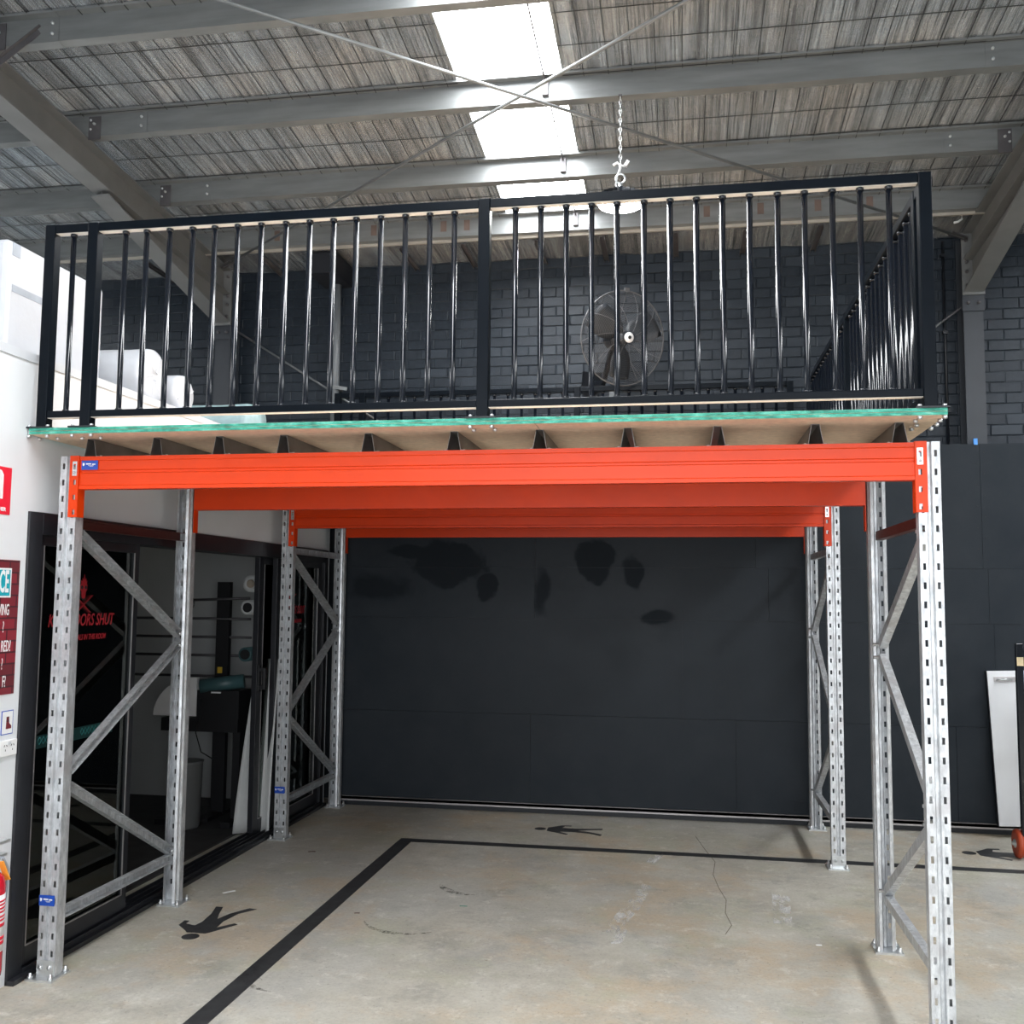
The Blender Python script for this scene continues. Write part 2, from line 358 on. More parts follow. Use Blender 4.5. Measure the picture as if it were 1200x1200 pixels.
# brick wall: mortar bed with every brick proud of it
wall_back = MB().box(-8, 11, YB + .0055, YB + .3, 0, 5.6).build('wall_back', 'mortar'); wall_back['kind'] = 'structure'
BW, BHt = .246, .0875
bricks = []
z0 = 2.86; row = 0
while z0 < 4.80:
    x = -2.6 + (BW / 2 if row % 2 else 0)
    while x < 6.9:
        bricks.append((x + BW / 2, z0 + BHt / 2)); x += BW
    z0 += BHt; row += 1
def vis(c):
    x, z = c
    if z < 3.0 or z > 4.84: return 1e3
    for a, b_ in ((-1.34, -1.14), (5.12, 5.33)):
        if a < x < b_: return 1e3
    if x < -.2 and z < 3.0 + .45: return 50 + abs(x)
    return (Vector((x, YB, z)) - Vector((2.92, -4.31, 1.78))).length + (2 if x < .3 else 0) + (1.5 if 4.2 < x < 5.1 else 0)
bricks.sort(key=vis)
def brick_mesh(k):
    b = MB(); w, h, d = BW / 2 - .0016, BHt / 2 - .0015, .020
    rr = random.Random(k)
    j = lambda s=.0022: rr.uniform(-s, s)
    fr = [b.bm.verts.new((sx * (w - .006) + j(), -.0005 + j(.0012), sz * (h - .005) + j())) for sx, sz in ((-1, -1), (1, -1), (1, 1), (-1, 1))]
    ft = [b.bm.verts.new((sx * w + j(.0012), .0045, sz * h + j(.0012))) for sx, sz in ((-1, -1), (1, -1), (1, 1), (-1, 1))]
    bk = [b.bm.verts.new((sx * w, d, sz * h)) for sx, sz in ((-1, -1), (1, -1), (1, 1), (-1, 1))]
    b.bm.faces.new(fr)
    for A, B in ((fr, ft), (ft, bk)):
        for i in range(4): b.bm.faces.new((A[i], A[(i + 1) % 4], B[(i + 1) % 4], B[i]))
    bmesh.ops.recalc_face_normals(b.bm, faces=b.bm.faces)
    me = bpy.data.meshes.new('brick'); b.bm.to_mesh(me); b.bm.free(); me.materials.append(MAT['brick']); return me
bms = [brick_mesh(k) for k in range(6)]
for i, (x, z) in enumerate(bricks[:300]):
    link('brick', random.choice(bms), wall_back, (x, YB + random.uniform(-.003, .003), z), None, (random.uniform(-.012, .012), 0, random.uniform(-.008, .008)))
vv = []; ff = []
for x, z in bricks[300:]:
    me = random.choice(bms); o = len(vv); dy = random.uniform(-.003, .003)
    vv += [(v.co.x + x, v.co.y + YB + dy, v.co.z + z) for v in me.vertices]; ff += [tuple(o + i for i in p.vertices) for p in me.polygons]
me = bpy.data.meshes.new('brickwork'); me.from_pydata(vv, [], ff); me.materials.append(MAT['brick'])
link('brickwork', me, wall_back)['kind'] = 'stuff'

# black lining boards in front of the brick
zs = [.085, .807, 1.60, 2.03, 3.020]
xsj = [[-.02, 1.66, 3.33, 5.0, 7.2], [-.02, 2.91, 5.30, 7.2], [-.02, 1.69, 3.6, 5.27, 7.2], [-.02, 1.69, 3.5, 5.235, 7.2]]
for r_ in range(4):
    for xa, xb in zip(xsj[r_], xsj[r_][1:]):
        dy = random.uniform(-.0015, .0015)
        MB().box(xa + .001, xb - .001, YP + dy, YP + .018, zs[r_] + .001, zs[r_ + 1] - .001).build('wall_panel', 'board', wall_back)
MB().box(-.1, 7.2, YP + .019, YB + .008, 0, 3.018).build('lining_frame', 'black_satin', wall_back)
MB().box(-.02, 7.2, YP - .028, YP + .018, .058, .082).box(-.02, 7.2, YP - .028, YP - .022, .045, .084).build('baseboard_back', 'strip')['kind'] = 'structure'
# row of screw heads beside the short seam at the right end
b = MB()
for i in range(11):
    for dx in (-.03, .03):
        if (i + (dx > 0)) % 2: b.lathe([(.0001, -.002), (.005, -.002), (.005, 0)], 8, 'Y', (5.235 + dx, YP - .002, 2.1 + i * .085))
b.build('screw_heads', 'black', wall_back)['kind'] = 'stuff'
tag(MB().box(5.195, 5.222, YP - .004, YP + .02, 3.012, 3.062).build('tape_tab', 'blue_tape'), 'small blue tape tab stuck on the top edge of the black lining', 'tape')

# far shell of the shed
MB().box(10.8, 11, -9.2, 4.6, 0, 6.2).build('wall_right', 'outer')['kind'] = 'structure'
MB().box(-8, -7.8, -9.2, 4.6, 0, 6.2).build('wall_left_far', 'outer')['kind'] = 'structure'
wf = MB().box(-8, -.9, -9.2, -9.0, 0, 6.2).box(6.9, 11, -9.2, -9.0, 0, 6.2).box(-.9, 6.9, -9.2, -9.0, 4.5, 6.2).build('wall_front', 'outer'); wf['kind'] = 'structure'

# ------------------------------------------------------------------ roof: foil blanket, wire, skylights
ceiling = struct_empty('ceiling')
SKY = [(-4.56 - .34, -4.56 + .34), (1.50, 2.18), (6.75, 7.43)]
def rnd1(n): return np.random.rand(n)
tabs = [rnd1(4096) for _ in range(6)]
def n1(k, x):
    i = np.floor(x).astype(int); f = x - i; f = f * f * (3 - 2 * f)
    return tabs[k][i % 4096] * (1 - f) + tabs[k][(i + 1) % 4096] * f
def foil(x0, x1, y0, y1, dx, dy):
    nx = max(2, int((x1 - x0) / dx)); ny = max(2, int((y1 - y0) / dy))
    X, Y = np.meshgrid(np.linspace(x0, x1, nx + 1), np.linspace(y0, y1, ny + 1))
    warp = .05 * np.sin(Y * 2.1 + 3 * np.floor(X / 1.3)) + .03 * n1(5, Y * 3 + np.floor(X) * 7)
    h = .010 * (n1(0, (X + warp) * 14 + 500) - .5) + .009 * (n1(1, (X + warp * 1.4) * 31 + 900) - .5) + .004 * (n1(2, (X + warp) * 67 + 300) - .5)
    amp = .25 + 1.2 * n1(3, X * .9 + 77) * n1(4, Y * 1.2 + X * .4 + 40)
    pil = -.006 * np.abs(np.sin(PI * X / .15)) * np.abs(np.sin(PI * Y / .3))
    Z = 5.262 - .088 * Y + h * amp + pil
    v = np.stack([X, Y, Z], -1).reshape(-1, 3)
    idx = np.arange((nx + 1) * (ny + 1)).reshape(ny + 1, nx + 1)
    q = np.stack([idx[:-1, :-1], idx[1:, :-1], idx[1:, 1:], idx[:-1, 1:]], -1).reshape(-1, 4)
    me = bpy.data.meshes.new('foil_blanket'); me.from_pydata(v.tolist(), [], q.tolist()); me.materials.append(MAT['foil'])
    me.polygons.foreach_set('use_smooth', [True] * len(me.polygons))
    return link('foil_blanket', me, ceiling)
edges = [-8, -3.4, -1.95, SKY[1][0], SKY[1][1], 3.55, 4.9, 6.3, 11]
foil(-8, SKY[0][0], -9.2, 4.2, .3, .4); foil(SKY[0][1], -3.4, -9.2, 4.2, .2, .4)
for a, c in ((-3.4, -1.95), (-1.95, -.6), (-.6, .45), (.45, 1.5)): foil(a, c, -.6, 4.2, .011, .06)
for a, c in ((2.18, 3.5), (3.5, 4.85), (4.85, 6.3)): foil(a, c, -.6, 4.2, .011, .06)
foil(-3.4, 1.5, -9.2, -.6, .1, .3); foil(2.18, 6.3, -9.2, -.6, .1, .3)
foil(6.3, SKY[2][0], -9.2, 4.2, .2, .4); foil(SKY[2][1], 11, -9.2, 4.2, .3, .4)
MB().box(-8, 11, -9.2, 4.6, 5.8, 5.85).box(-8, 11, 4.5, 4.6, 4.6, 5.85).build('roof_sheet', 'outer', ceiling)
for n_, (a, c) in enumerate(SKY):
    st = struct_empty('window_%d' % (n_ + 1))
    b = MB(); n = 28
    prof = [(a + (c - a) * i / n, .012 * math.sin(i * PI / 2)) for i in range(n + 1)]
    A = [b.bm.verts.new((x, -9.1, 5.32 + .088 * 9.1 + z)) for x, z in prof]; B = [b.bm.verts.new((x, 4.0, 5.32 - .088 * 4.0 + z)) for x, z in prof]
    for i in range(n): b.bm.faces.new((A[i], A[i + 1], B[i + 1], B[i]))
    b.build('translucent_sheet', 'skylight', st)
    for x in (a, c):
        sgn = 1 if x == c else -1
        b = MB(); b.bar((x + sgn * .012, -9.1, 5.29 + .088 * 9.1), (x + sgn * .012, 4.0, 5.29 - .088 * 4.0), .02, .07); b.build('flashing', 'purlin', st)
# safety wire grid under the blanket
b = MB()
x = -3.3
while x < 6.3:
    if not (SKY[1][0] - .02 < x < SKY[1][1] + .02):
        xx = x + random.uniform(-.008, .008); b.bar((xx, -1.4, 5.248 + .088 * 1.4), (xx + random.uniform(-.02, .02), 4.15, 5.248 - .088 * 4.15), .0040, .0040)
    x += .152
y = -1.3
while y < 4.15:
    yy = y
    for a, c in ((-3.4, SKY[1][0]), (SKY[1][1], 6.3)): b.bar((a, yy, 5.246 - .088 * yy), (c, yy + random.uniform(-.01, .01), 5.246 - .088 * yy), .0040, .0040)
    y += .3
b.build('safety_wire', 'wire', ceiling)['kind'] = 'stuff'
# flat foil strip and trim between the last purlin and the brick wall
b = MB(); nx = 300
for i in range(nx):
    x0_ = -3.4 + 9.7 * i / nx; x1_ = -3.4 + 9.7 * (i + 1) / nx
    za = 4.790 + .006 * math.sin(x0_ * 9) ; zb_ = 4.790 + .006 * math.sin(x1_ * 9)
    b.bm.faces.new([b.bm.verts.new(p) for p in ((x0_, 3.60, za + .02), (x1_, 3.60, zb_ + .02), (x1_, YB + .01, zb_), (x0_, YB + .01, za))])
b.build('foil_soffit', 'foil', ceiling)
MB().box(-3.4, 6.3, 3.60, 3.622, 4.760, 4.815).build('trim_1', 'timber')['kind'] = 'structure'

# ------------------------------------------------------------------ steelwork
XR = [-1.22, 5.235]
def zpurlin(name, y, label, x0=-7.8, x1=10.8, laps=True):
    t = thing(name, label, 'purlin', (0, y, roofz(y)), 'steel purlins under the roof')
    s = -.088
    prof = [(.062, .014), (.062, 0), (0, 0), (0, .152), (-.062, .152), (-.062, .138)]
    prof = [(a, c + s * a) for a, c in prof]
    b = MB(); b.prism(prof, 'X', x0, x1, closed=False); b.build('web', 'purlin', t, thick=.003)
    if laps:
        for k, xr in enumerate(XR):
            sg = 1 if k == 0 else -1
            xa, xb = sorted((xr + sg * .06, xr + sg * .52))
            b = MB(); pr = [(.060, .012), (.060, -.004), (-.004, -.004), (-.004, .147), (-.058, .147)]
            b.prism([(a, c + s * a) for a, c in pr], 'X', xa, xb, closed=False); lp = b.build('lap_piece', 'purlin', t, thick=.003)
            b = MB()
            for bx in (xa + .04, xb - .04):
                for bz in (.045, .11): b.lathe([(.0001, -.012), (.008, -.012), (.010, -.006), (.010, 0)], 8, 'Y', (bx, -.004, bz))
            b.build('bolt', 'zinc', lp)
            xc = xr + sg * .13
            b = MB(); b.box(xc - .045, xc + .045, -.012, -.006, -.03, .135); cl = b.build('cleat', 'dark_plate', t)
            b = MB(); b.lathe([(.0001, -.014), (.008, -.014), (.010, -.008), (.010, 0)], 8, 'Y', (xc, -.012, .08)); b.build('bolt', 'zinc', cl)
    return t
PY = [.74, 1.725, 2.69]
names_ = ['steel roof purlin along the top edge, the nearest one in view', 'steel roof purlin carrying the lamp chain, where the crossed brace rods meet', 'steel roof purlin just above the front handrail, third from the camera']
for y, l in zip(PY, names_): zpurlin('roof_purlin', y, l)
zpurlin('roof_purlin', -.25, 'steel roof purlin overhead, just above the top edge of the picture', laps=False)
ep = zpurlin('eave_purlin', 3.55, 'steel eave purlin in front of the brick wall, behind the balusters', laps=False)
for x in (-.55, .32, .93, 1.13, 3.10, 3.52, 3.96, 4.35):
    MB().box(x, x + .05, -.006, -.0015, .045, .135).build('cleat', 'brown_cleat', ep)
# gutter brackets
for i, x in enumerate((-1.82, -.72, .563, 1.10, 1.73, 2.275, 2.877, 3.437, 4.02)):
    br = MB(); br.bar((x, 3.64, 4.752), (x, YB - .01, 4.742), .045, .004); br.bar((x - .02, 3.64, 4.742), (x - .02, YB - .01, 4.732), .005, .022); br.bar((x + .02, 3.64, 4.742), (x + .02, YB - .01, 4.732), .005, .022)
    o = br.build('gutter_bracket', 'dark_plate')
    where = ['farthest left, behind the white foam block', 'left of the left column', 'right of the dark rain head', 'left of the middle rail post', 'under the left half of the skylight', 'under the right edge of the skylight', 'just right of the bright lamp', 'midway between lamp and corner post', 'nearest the right end of the mezzanine'][i]
    tag(o, 'dark steel gutter bracket on the eave foil, ' + where, 'bracket', 'gutter brackets along the back eave')
def ibeam_rafter(x, label):
    t = thing('steel_rafter', label, 'rafter', (x, 0, 0), 'steel portal rafters')
    def top(y): return roofz(y) - .004
    D = .222; y0, y1 = -8.9, 3.98
    def sheet(pts, xa, xb):
        bb = MB(); bb.prism(pts, 'X', xa, xb); return bb
    sheet([(y0, top(y0)), (y1, top(y1)), (y1, top(y1) - .011), (y0, top(y0) - .011)], -.075, .075).build('top_flange', 'rafter', t)
    sheet([(y0, top(y0) - .011), (y1, top(y1) - .011), (y1, top(y1) - D), (y0, top(y0) - D)], -.004, .004).build('web', 'rafter', t)
    sheet([(y0, top(y0) - D), (y1, top(y1) - D), (y1, top(y1) - D - .011), (y0, top(y0) - D - .011)], -.075, .075).build('bottom_flange', 'rafter', t)
    ya = 2.02; za = top(ya) - D - .011; zb2 = 4.262
    hb = sheet([(ya, za - .002), (y1, top(y1) - D - .011), (y1, zb2), (ya + .05, za - .045)], -.004, .004).build('haunch_web', 'rafter', t)
    sheet([(ya - .01, za - .028), (ya - .01, za - .04), (y1, zb2 - .012), (y1, zb2)], -.075, .075).build('haunch_flange', 'rafter', t)
    ep_ = MB().box(-.085, .085, y1 - .016, y1, zb2 - .03, top(y1)).build('end_plate', 'rafter', t)
    b = MB()
    for sx in (-.05, .05):
        for z in (4.31, 4.42, 4.50, 4.68): b.lathe([(.0001, y1 - .034), (.012, y1 - .034), (.014, y1 - .02), (.014, y1 - .016)], 8, 'Y', (sx, 0, z))
    b.build('bolt', 'dark_plate', ep_)
    # fly brace up to the first purlin
    if x < 0:
        fb = MB(); fb.bar((.03, .70, top(.7) - D + .01), (.40, .738, 5.115), .045, .004, (0, 1, 0)); fb.bar((.03, .70, top(.7) - D + .03), (.40, .738, 5.135), .004, .04, (0, 1, 0)); fb.build('fly_brace', 'dark_plate', t)
    return t
ibeam_rafter(XR[0], 'grey steel rafter with tapered haunch at the left, above the white foam')
ibeam_rafter(XR[1], 'grey steel rafter with tapered haunch at the right edge of the picture')
for x, l in ((XR[0], 'dark steel column against the brick wall at the left, under the haunch'), (XR[1], 'dark grey steel column against the brick wall, right of the mezzanine')):
    t = thing('steel_column', l, 'column', (x, 4.0, 0), 'steel columns at the brick wall')
    MB().box(-.075, .075, 0, .011, 0, 4.23).build('front_flange', 'column', t)
    MB().box(-.075, .075, .178, .189, 0, 4.75).build('rear_flange', 'column', t)
    MB().box(-.004, .004, .011, .178, 0, 4.6).build('web', 'column', t)
    cp = MB().box(-.083, .083, -.012, -.001, 4.105, 4.235).build('cap_plate', 'column', t)
    b = MB()
    for sx in (-.04, .04): b.lathe([(.0001, -.032), (.012, -.032), (.014, -.018), (.014, -.012)], 8, 'Y', (sx, 0, 4.17))
    b.build('bolt', 'dark_plate', cp)
def rod(name, p0, p1, r, mat, label, cat='brace rod', group=None):
    t = thing(name, label, cat, p0, group); p0 = Vector(p0); p1 = Vector(p1)
    MB().tube([(0, 0, 0), p1 - p0], r, 8).build('rod', mat, t)
    d = (p1 - p0).normalized()
    for p, s in ((Vector(), 1), (p1 - p0, -1)):
        MB().bar(p - d * .02 * s, p + d * s * .16, .05, .012).build('end_plate', 'dark_plate', t)
    return t
rod('brace_rod', (-1.14, -.70, roofz(-.7) - .045), (5.155, 4.0 - .10, roofz(3.9) - .075), .011, 'purlin', 'long roof brace rod running from upper left down to the right rafter', group='crossed roof brace rods')
rod('brace_rod', (5.155, -.72, roofz(-.72) - .016), (-1.14, 3.80, roofz(3.8) - .045), .011, 'purlin', 'long roof brace rod running from upper right down to the left rafter', group='crossed roof brace rods')
rod('brace_rod', (-1.14, 4.17, 4.21), (.36, 4.17, 3.26), .009, 'purlin', 'thin wall brace rod sloping from the left column to the downpipe')
rod('brace_rod', (5.157, 4.12, 4.155), (4.70, 4.12, 3.82), .009, 'purlin', 'short wall brace rod beside the right column')
for i, (ya, yb) in enumerate(((.74, 1.725), (1.725, 2.69), (2.69, 3.55))):
    o = MB(); za, zb3 = roofz(ya), roofz(yb); dz = .115
    o.tube([(2.07, ya + .01, za + dz), (2.07, yb - .01, zb3 + dz)], .006, 6); o.box(2.05, 2.09, yb - .028, yb - .003, zb3 + .03, zb3 + dz + .02)
    tag(o.build('bridging_rod', 'dark_plate'), 'thin dark bridging rod crossing the skylight, ' + ['in the nearest panel', 'in the middle panel', 'in the farthest panel'][i], 'rod', 'bridging rods in the skylight')
# rain head and downpipe in the back corner
t = thing('rain_head', 'black sheet metal rain head box under the eave foil', 'gutter box', (-.19, 3.75, 4.60))
MB().box(-.125, .125, 0, .45, 0, .185).build('box', 'gutter', t); MB().box(-.132, .132, -.006, .45, .17, .19).build('lip', 'gutter', t)
t = thing('downpipe', 'grey downpipe on the brick wall below the black rain head', 'pipe', (-.17, 4.10, 3.03))
MB().tube([(0, 0, .22), (0, 0, 1.57)], .037, 16).build('pipe', 'pipe', t); MB().lathe([(.038, .42), (.046, .42), (.046, .48), (.038, .48)], 16).build('collar', 'pipe', t)
MB().bar((0, -.04, .62), (.12, -.02, .60), .02, .03).box(-.045, .045, -.045, .09, .60, .63).build('pipe_clip', 'purlin', t)
MB().tube([(0, 0, .23), (0, 0, 0)], .034, 16).build('lower_pipe', 'black_satin', t)
t = thing('conduit', 'thin dark conduit on the brick wall left of the right column', 'conduit', (5.06, 4.17, 3.02))
MB().tube([(0, 0, 0), (0, 0, 1.73)], .011, 8).build('tube', 'black_satin', t)
for z in (.3, .95, 1.6): MB().box(-.02, .02, -.013, .02, z, z + .025).build('clip', 'black_satin', t)
tag(MB().tube([(5.02, 3.72, 4.86), (5.05, 3.70, 4.84), (5.09, 3.70, 4.80), (5.09, 3.70, 4.76), (5.06, 3.70, 4.74), (5.03, 3.7, 4.735)], .009, 6).build('cable_hook', 'white'), 'small white cable hook by the right rafter under the eave', 'hook')

# ------------------------------------------------------------------ racking
PITCH = .0785
def upright_mb():
    b = MB(); xs = [-.045, -.033, -.0215, -.012, -.006, .006, .012, .0215, .033, .045]; ys = [0, 0, 0, 0, .012, .012, 0, 0, 0, 0]
    zs_ = [.012]
    zz = .10; cells = []
    while zz + .028 < H - .02: cells.append((zz, zz + .028)); zz += PITCH
    lev = [.012] + [q for c in cells for q in c] + [H]
    vt = [[b.bm.verts.new((x, y, z)) for x, y in zip(xs, ys)] for z in lev]
    for k in range(len(lev) - 1):
        hole = k % 2 == 1
        for i in range(len(xs) - 1):
            if hole and i in (1, 7): continue
            b.bm.faces.new((vt[k][i], vt[k][i + 1], vt[k + 1][i + 1], vt[k + 1][i]))
    for s in (-1, 1):
        pr = [(s * .045, 0), (s * .045, .046), (s * .036, .056), (s * .036, .074), (s * .022, .078)]
        b.prism(pr, 'Z', .012, H, closed=False)
    return b
def foot_mb(): return MB().box(-.075, .062, -.045, .10, 0, .010).box(-.043, .043, -.007, -.002, .010, .085)
def footbolt_mb():
    b = MB()
    for x, y in ((-.058, -.03), (.045, -.03), (-.058, .085), (.045, .085)): b.lathe([(.012, .010), (.012, .020), (.007, .022), (.007, .034), (.0001, .034)], 8, 'Z', (x, y, 0))
    for x in (-.022, .022): b.lathe([(.010, -.007), (.010, -.014), (.0001, -.016)], 8, 'Y', (x, 0, .055))
    return b
def cchan(p0, p1, side=-1):
    # C section brace in the x = const plane, web towards +x, open to -x
    b = MB(); p0 = Vector(p0); p1 = Vector(p1); d = (p1 - p0).normalized(); n = Vector((1, 0, 0)); v = d.cross(n).normalized()
    pr = [(-.026 * side, -.022), (.012 * side, -.022), (.012 * side, .022), (-.026 * side, .022)]
    A = [b.bm.verts.new(p0 + n * a + v * c) for a, c in pr]; B = [b.bm.verts.new(p1 + n * a + v * c) for a, c in pr]
    for i in range(3): b.bm.faces.new((A[i], A[i + 1], B[i + 1], B[i]))
    return b
DF = 1.19
def sticker(parent, x0, x1, y, z0, z1, label=None):
    s_ = MB().box(x0, x1, y - .0012, y, z0, z1).build('label_sticker', 'label_blue', parent); s_['label'] = label or 'blue maker label with white lettering'
    return s_
def sticker_print(parent, x0, x1, y, z0, z1):
    w = x1 - x0; h = z1 - z0; b = MB()
    b.box(x0 + .29 * w, x0 + .60 * w, y - .0018, y - .0010, z0 + .57 * h, z0 + .69 * h).box(x0 + .66 * w, x0 + .86 * w, y - .0018, y - .0010, z0 + .53 * h, z0 + .65 * h)
    b.box(x0 + .42 * w, x0 + .76 * w, y - .0018, y - .0010, z0 + .44 * h, z0 + .47 * h).box(x0 + .5 * w, x0 + .72 * w, y - .0018, y - .0010, z0 + .36 * h, z0 + .39 * h)
    b.prism([(x0 + .07 * w, z0 + .74 * h), (x0 + .20 * w, z0 + .72 * h), (x0 + .20 * w, z0 + .52 * h), (x0 + .13 * w, z0 + .38 * h), (x0 + .08 * w, z0 + .5 * h)], 'Y', y - .0018, y - .0010)
    return b.build('label_print', 'white', parent)
def rack_frame(front):
    t = thing('rack_frame', '', 'rack frame', (0, 0, 0), 'galvanised upright frames of the mezzanine')
    for y, rz in ((0, 0), (DF, PI)):
        u = upright_mb().build('upright', 'galv', t, (0, y, 0), .0022, (0, 0, rz))
        f = foot_mb().build('foot_plate', 'zinc', t, (0, y, 0), None, (0, 0, rz)); footbolt_mb().build('bolt', 'zinc', f)
    for z in (2.115, .272):
        h_ = cchan((0, .075, z), (0, DF - .075, z)).build('horizontal_brace', 'galv' if z < 1 or not front else 'reflection_tinted', t, thick=.002)  # front top braces carry the beam reflection in their colour
    for ya, za, yb, zb_ in ((.09, 2.07, DF - .09, 1.55), (DF - .09, 1.485, .09, .935), (.09, .86, DF - .09, .31)):
        g = cchan((0, ya, za), (0, yb, zb_)).build('diagonal_brace', 'galv', t, thick=.002)
        b = MB()
        for y, z in ((ya, za), (yb, zb_)): b.lathe([(.008, -.04), (.008, .014), (.012, .016), (.012, .024), (.0001, .026)], 8, 'X', (0, y, z))
        b.build('bolt', 'zinc', g)
    return t
Y2 = 2.705
fr0 = rack_frame(True); fr0['label'] = 'galvanised rack frame at the front left, nearest the white wall'
fr1 = rack_frame(False); fr1.location = (0, Y2, 0); fr1['label'] = 'galvanised rack frame at the back left, by the far glass door'
fr2 = dup(fr0, loc=(W, 0, 0), label='galvanised rack frame at the front right, closest to the camera')
fr3 = dup(fr1, loc=(W, Y2, 0), label='galvanised rack frame at the back right, in front of the black lining')
def up_of(f): return [c for c in bpy.data.objects if c.parent == f and c.name.startswith('upright')][0]
for f in (fr0, fr1):
    u = up_of(f); sticker(u, -.047, .032, -.004, .330, .378); sticker_print(u, -.047, .032, -.005, .330, .378)
def beam():
    L = W - .11
    t = thing('rack_beam', '', 'beam', (.055, 0, ZB), 'orange box beams of the mezzanine')
    pr = [(.050, 0), (-.004, 0), (-.004, .016), (.001, .020), (.001, .076), (.006, .080), (.006, .090), (.001, .094), (.001, .136), (-.003, .140), (-.003, BH), (.050, BH)]
    b = MB(); b.prism(pr, 'X', 0, L); b.build('box_section', 'orange', t)
    for k, (x0, s) in enumerate(((0, -1), (L, 1))):
        b = MB(); xs = [0, .012, .026, .047]; zt = BH + .004; zb_ = -.135
        lv = [zb_]; q = zt - .045
        hol = []
        for i in range(4): hol.append((q - .024, q)); q -= .072
        for a, c in hol[::-1]: lv += [a, c]
        lv.append(zt)
        vt = [[b.bm.verts.new((x0 + s * x, -.006, z)) for x in xs] for z in lv]
        for i in range(len(lv) - 1):
            for j in range(3):
                if i % 2 == 1 and j == 1: continue
                b.bm.faces.new((vt[i][j], vt[i][j + 1], vt[i + 1][j + 1], vt[i + 1][j]))
        b.bm.faces.new([b.bm.verts.new(p) for p in ((x0, -.006, zb_), (x0, .046, zb_), (x0, .046, zt), (x0, -.006, zt))])
        c = b.build('end_connector', 'orange', t, thick=.004)
        b = MB(); xc = x0 + s * .019; z1 = zt - .028
        b.box(xc - .012, xc + .012, -.011, -.009, z1 - .07, z1 - .038); b.box(xc - .012, xc + .012, -.011, -.009, z1 - .012, z1)
        b.box(xc - .012, xc - .006, -.011, -.009, z1 - .038, z1 - .012); b.box(xc + .006, xc + .012, -.011, -.009, z1 - .038, z1 - .012); b.lathe([(.006, -.011), (.006, -.016), (.0001, -.018)], 8, 'Y', (xc, 0, z1 - .055))
        b.build('lock_clip', 'zinc', c)
    return t
bm1 = beam(); bm1['label'] = 'bright orange rack beam at the front of the mezzanine'
bm3 = dup(bm1, loc=(.055, Y2, ZB), label='orange rack beam on the front posts of the back frames, third from the camera')
bm2 = dup(bm1, loc=(W - .055, DF, ZB), rz=PI, label='orange rack beam on the rear posts of the front frames, second from the camera')
bm4 = dup(bm1, loc=(W - .055, Y2 + DF, ZB), rz=PI, label='orange rack beam nearest the black wall, last in the row')
bs = [c for c in bpy.data.objects if c.parent == bm1 and c.name.startswith('box_section')][0]
st_ = sticker(bs, .012, .098, -.003, .093, .138); sticker_print(bs, .012, .098, -.004, .093, .138)
# top-hat joists
def joist():
    t = thing('floor_joist', '', 'joist', (0, .0, ZB + BH), 'steel top hat joists under the deck')
    h = DECK0 - ZB - BH - .002
    pr = [(-.050, .0015), (-.031, .0015), (-.016, h), (.016, h), (.031, .0015), (.050, .0015)]
    b = MB(); b.prism(pr, 'Y', 0, 3.9, closed=False); b.build('hat_section', 'joist', t, thick=.0022)
    b = MB()
    for y in (.025, 1.165, 2.73, 3.87):
        for sx in (-.041, .041): b.lathe([(.006, .003), (.006, .008), (.0001, .009)], 6, 'Z', (sx, y, 0))
    b.build('screws', 'zinc', t)
    return t
jx = [.108, .452, .77, 1.09, 1.501, 1.904, 2.295, 2.685, 3.071, 3.478, 3.817]
ordn = ['leftmost of the eleven', 'second from the left', 'third from the left', 'fourth from the left', 'fifth from the left', 'in the very middle', 'fifth from the right', 'fourth from the right', 'third from the right', 'second from the right', 'rightmost of the eleven']
j0 = joist()
for i, x in enumerate(jx):
    o = j0 if i == 0 else dup(j0)
    o.location = (x, 0, ZB + BH); o['label'] = 'dark steel top hat joist between orange beam and deck, ' + ordn[i]

# ------------------------------------------------------------------ deck
deck = thing('mezzanine_deck', 'two layer particle board deck with bright green edges', 'deck', (0, 0, DECK0))
DX0, DX1, DY0, DY1 = -.118, 3.972, -.15, 3.94
def sheet_(x0, x1, y0, y1, z0, z1):
    b = MB(); b.box(x0, x1, y0, y1, z0, z1)
    for f in b.bm.faces:
        f.normal_update(); f.material_index = 0 if abs(f.normal.z) > .5 else 1
    return b.build('deck_sheet', ['particle', 'green_edge'], deck, bevel=.0012)
g = .0006
ysp = [DY0, .76, 1.66, 2.56, 3.46, DY1]
for k, (z0, z1) in enumerate(((0, .0145), (.0155, .030))):
    for i in range(5):
        cuts = ([DX0, 2.295, DX1] if i % 2 == 0 else [DX0, 1.09, DX1]) if k == 0 else ([DX0, 1.90, 3.36, DX1] if i % 2 == 0 else [DX0, 1.3, DX1])
        for a, c in zip(cuts, cuts[1:]): sheet_(a + g, c - g, ysp[i] + g, ysp[i + 1] - g, z0, z1)

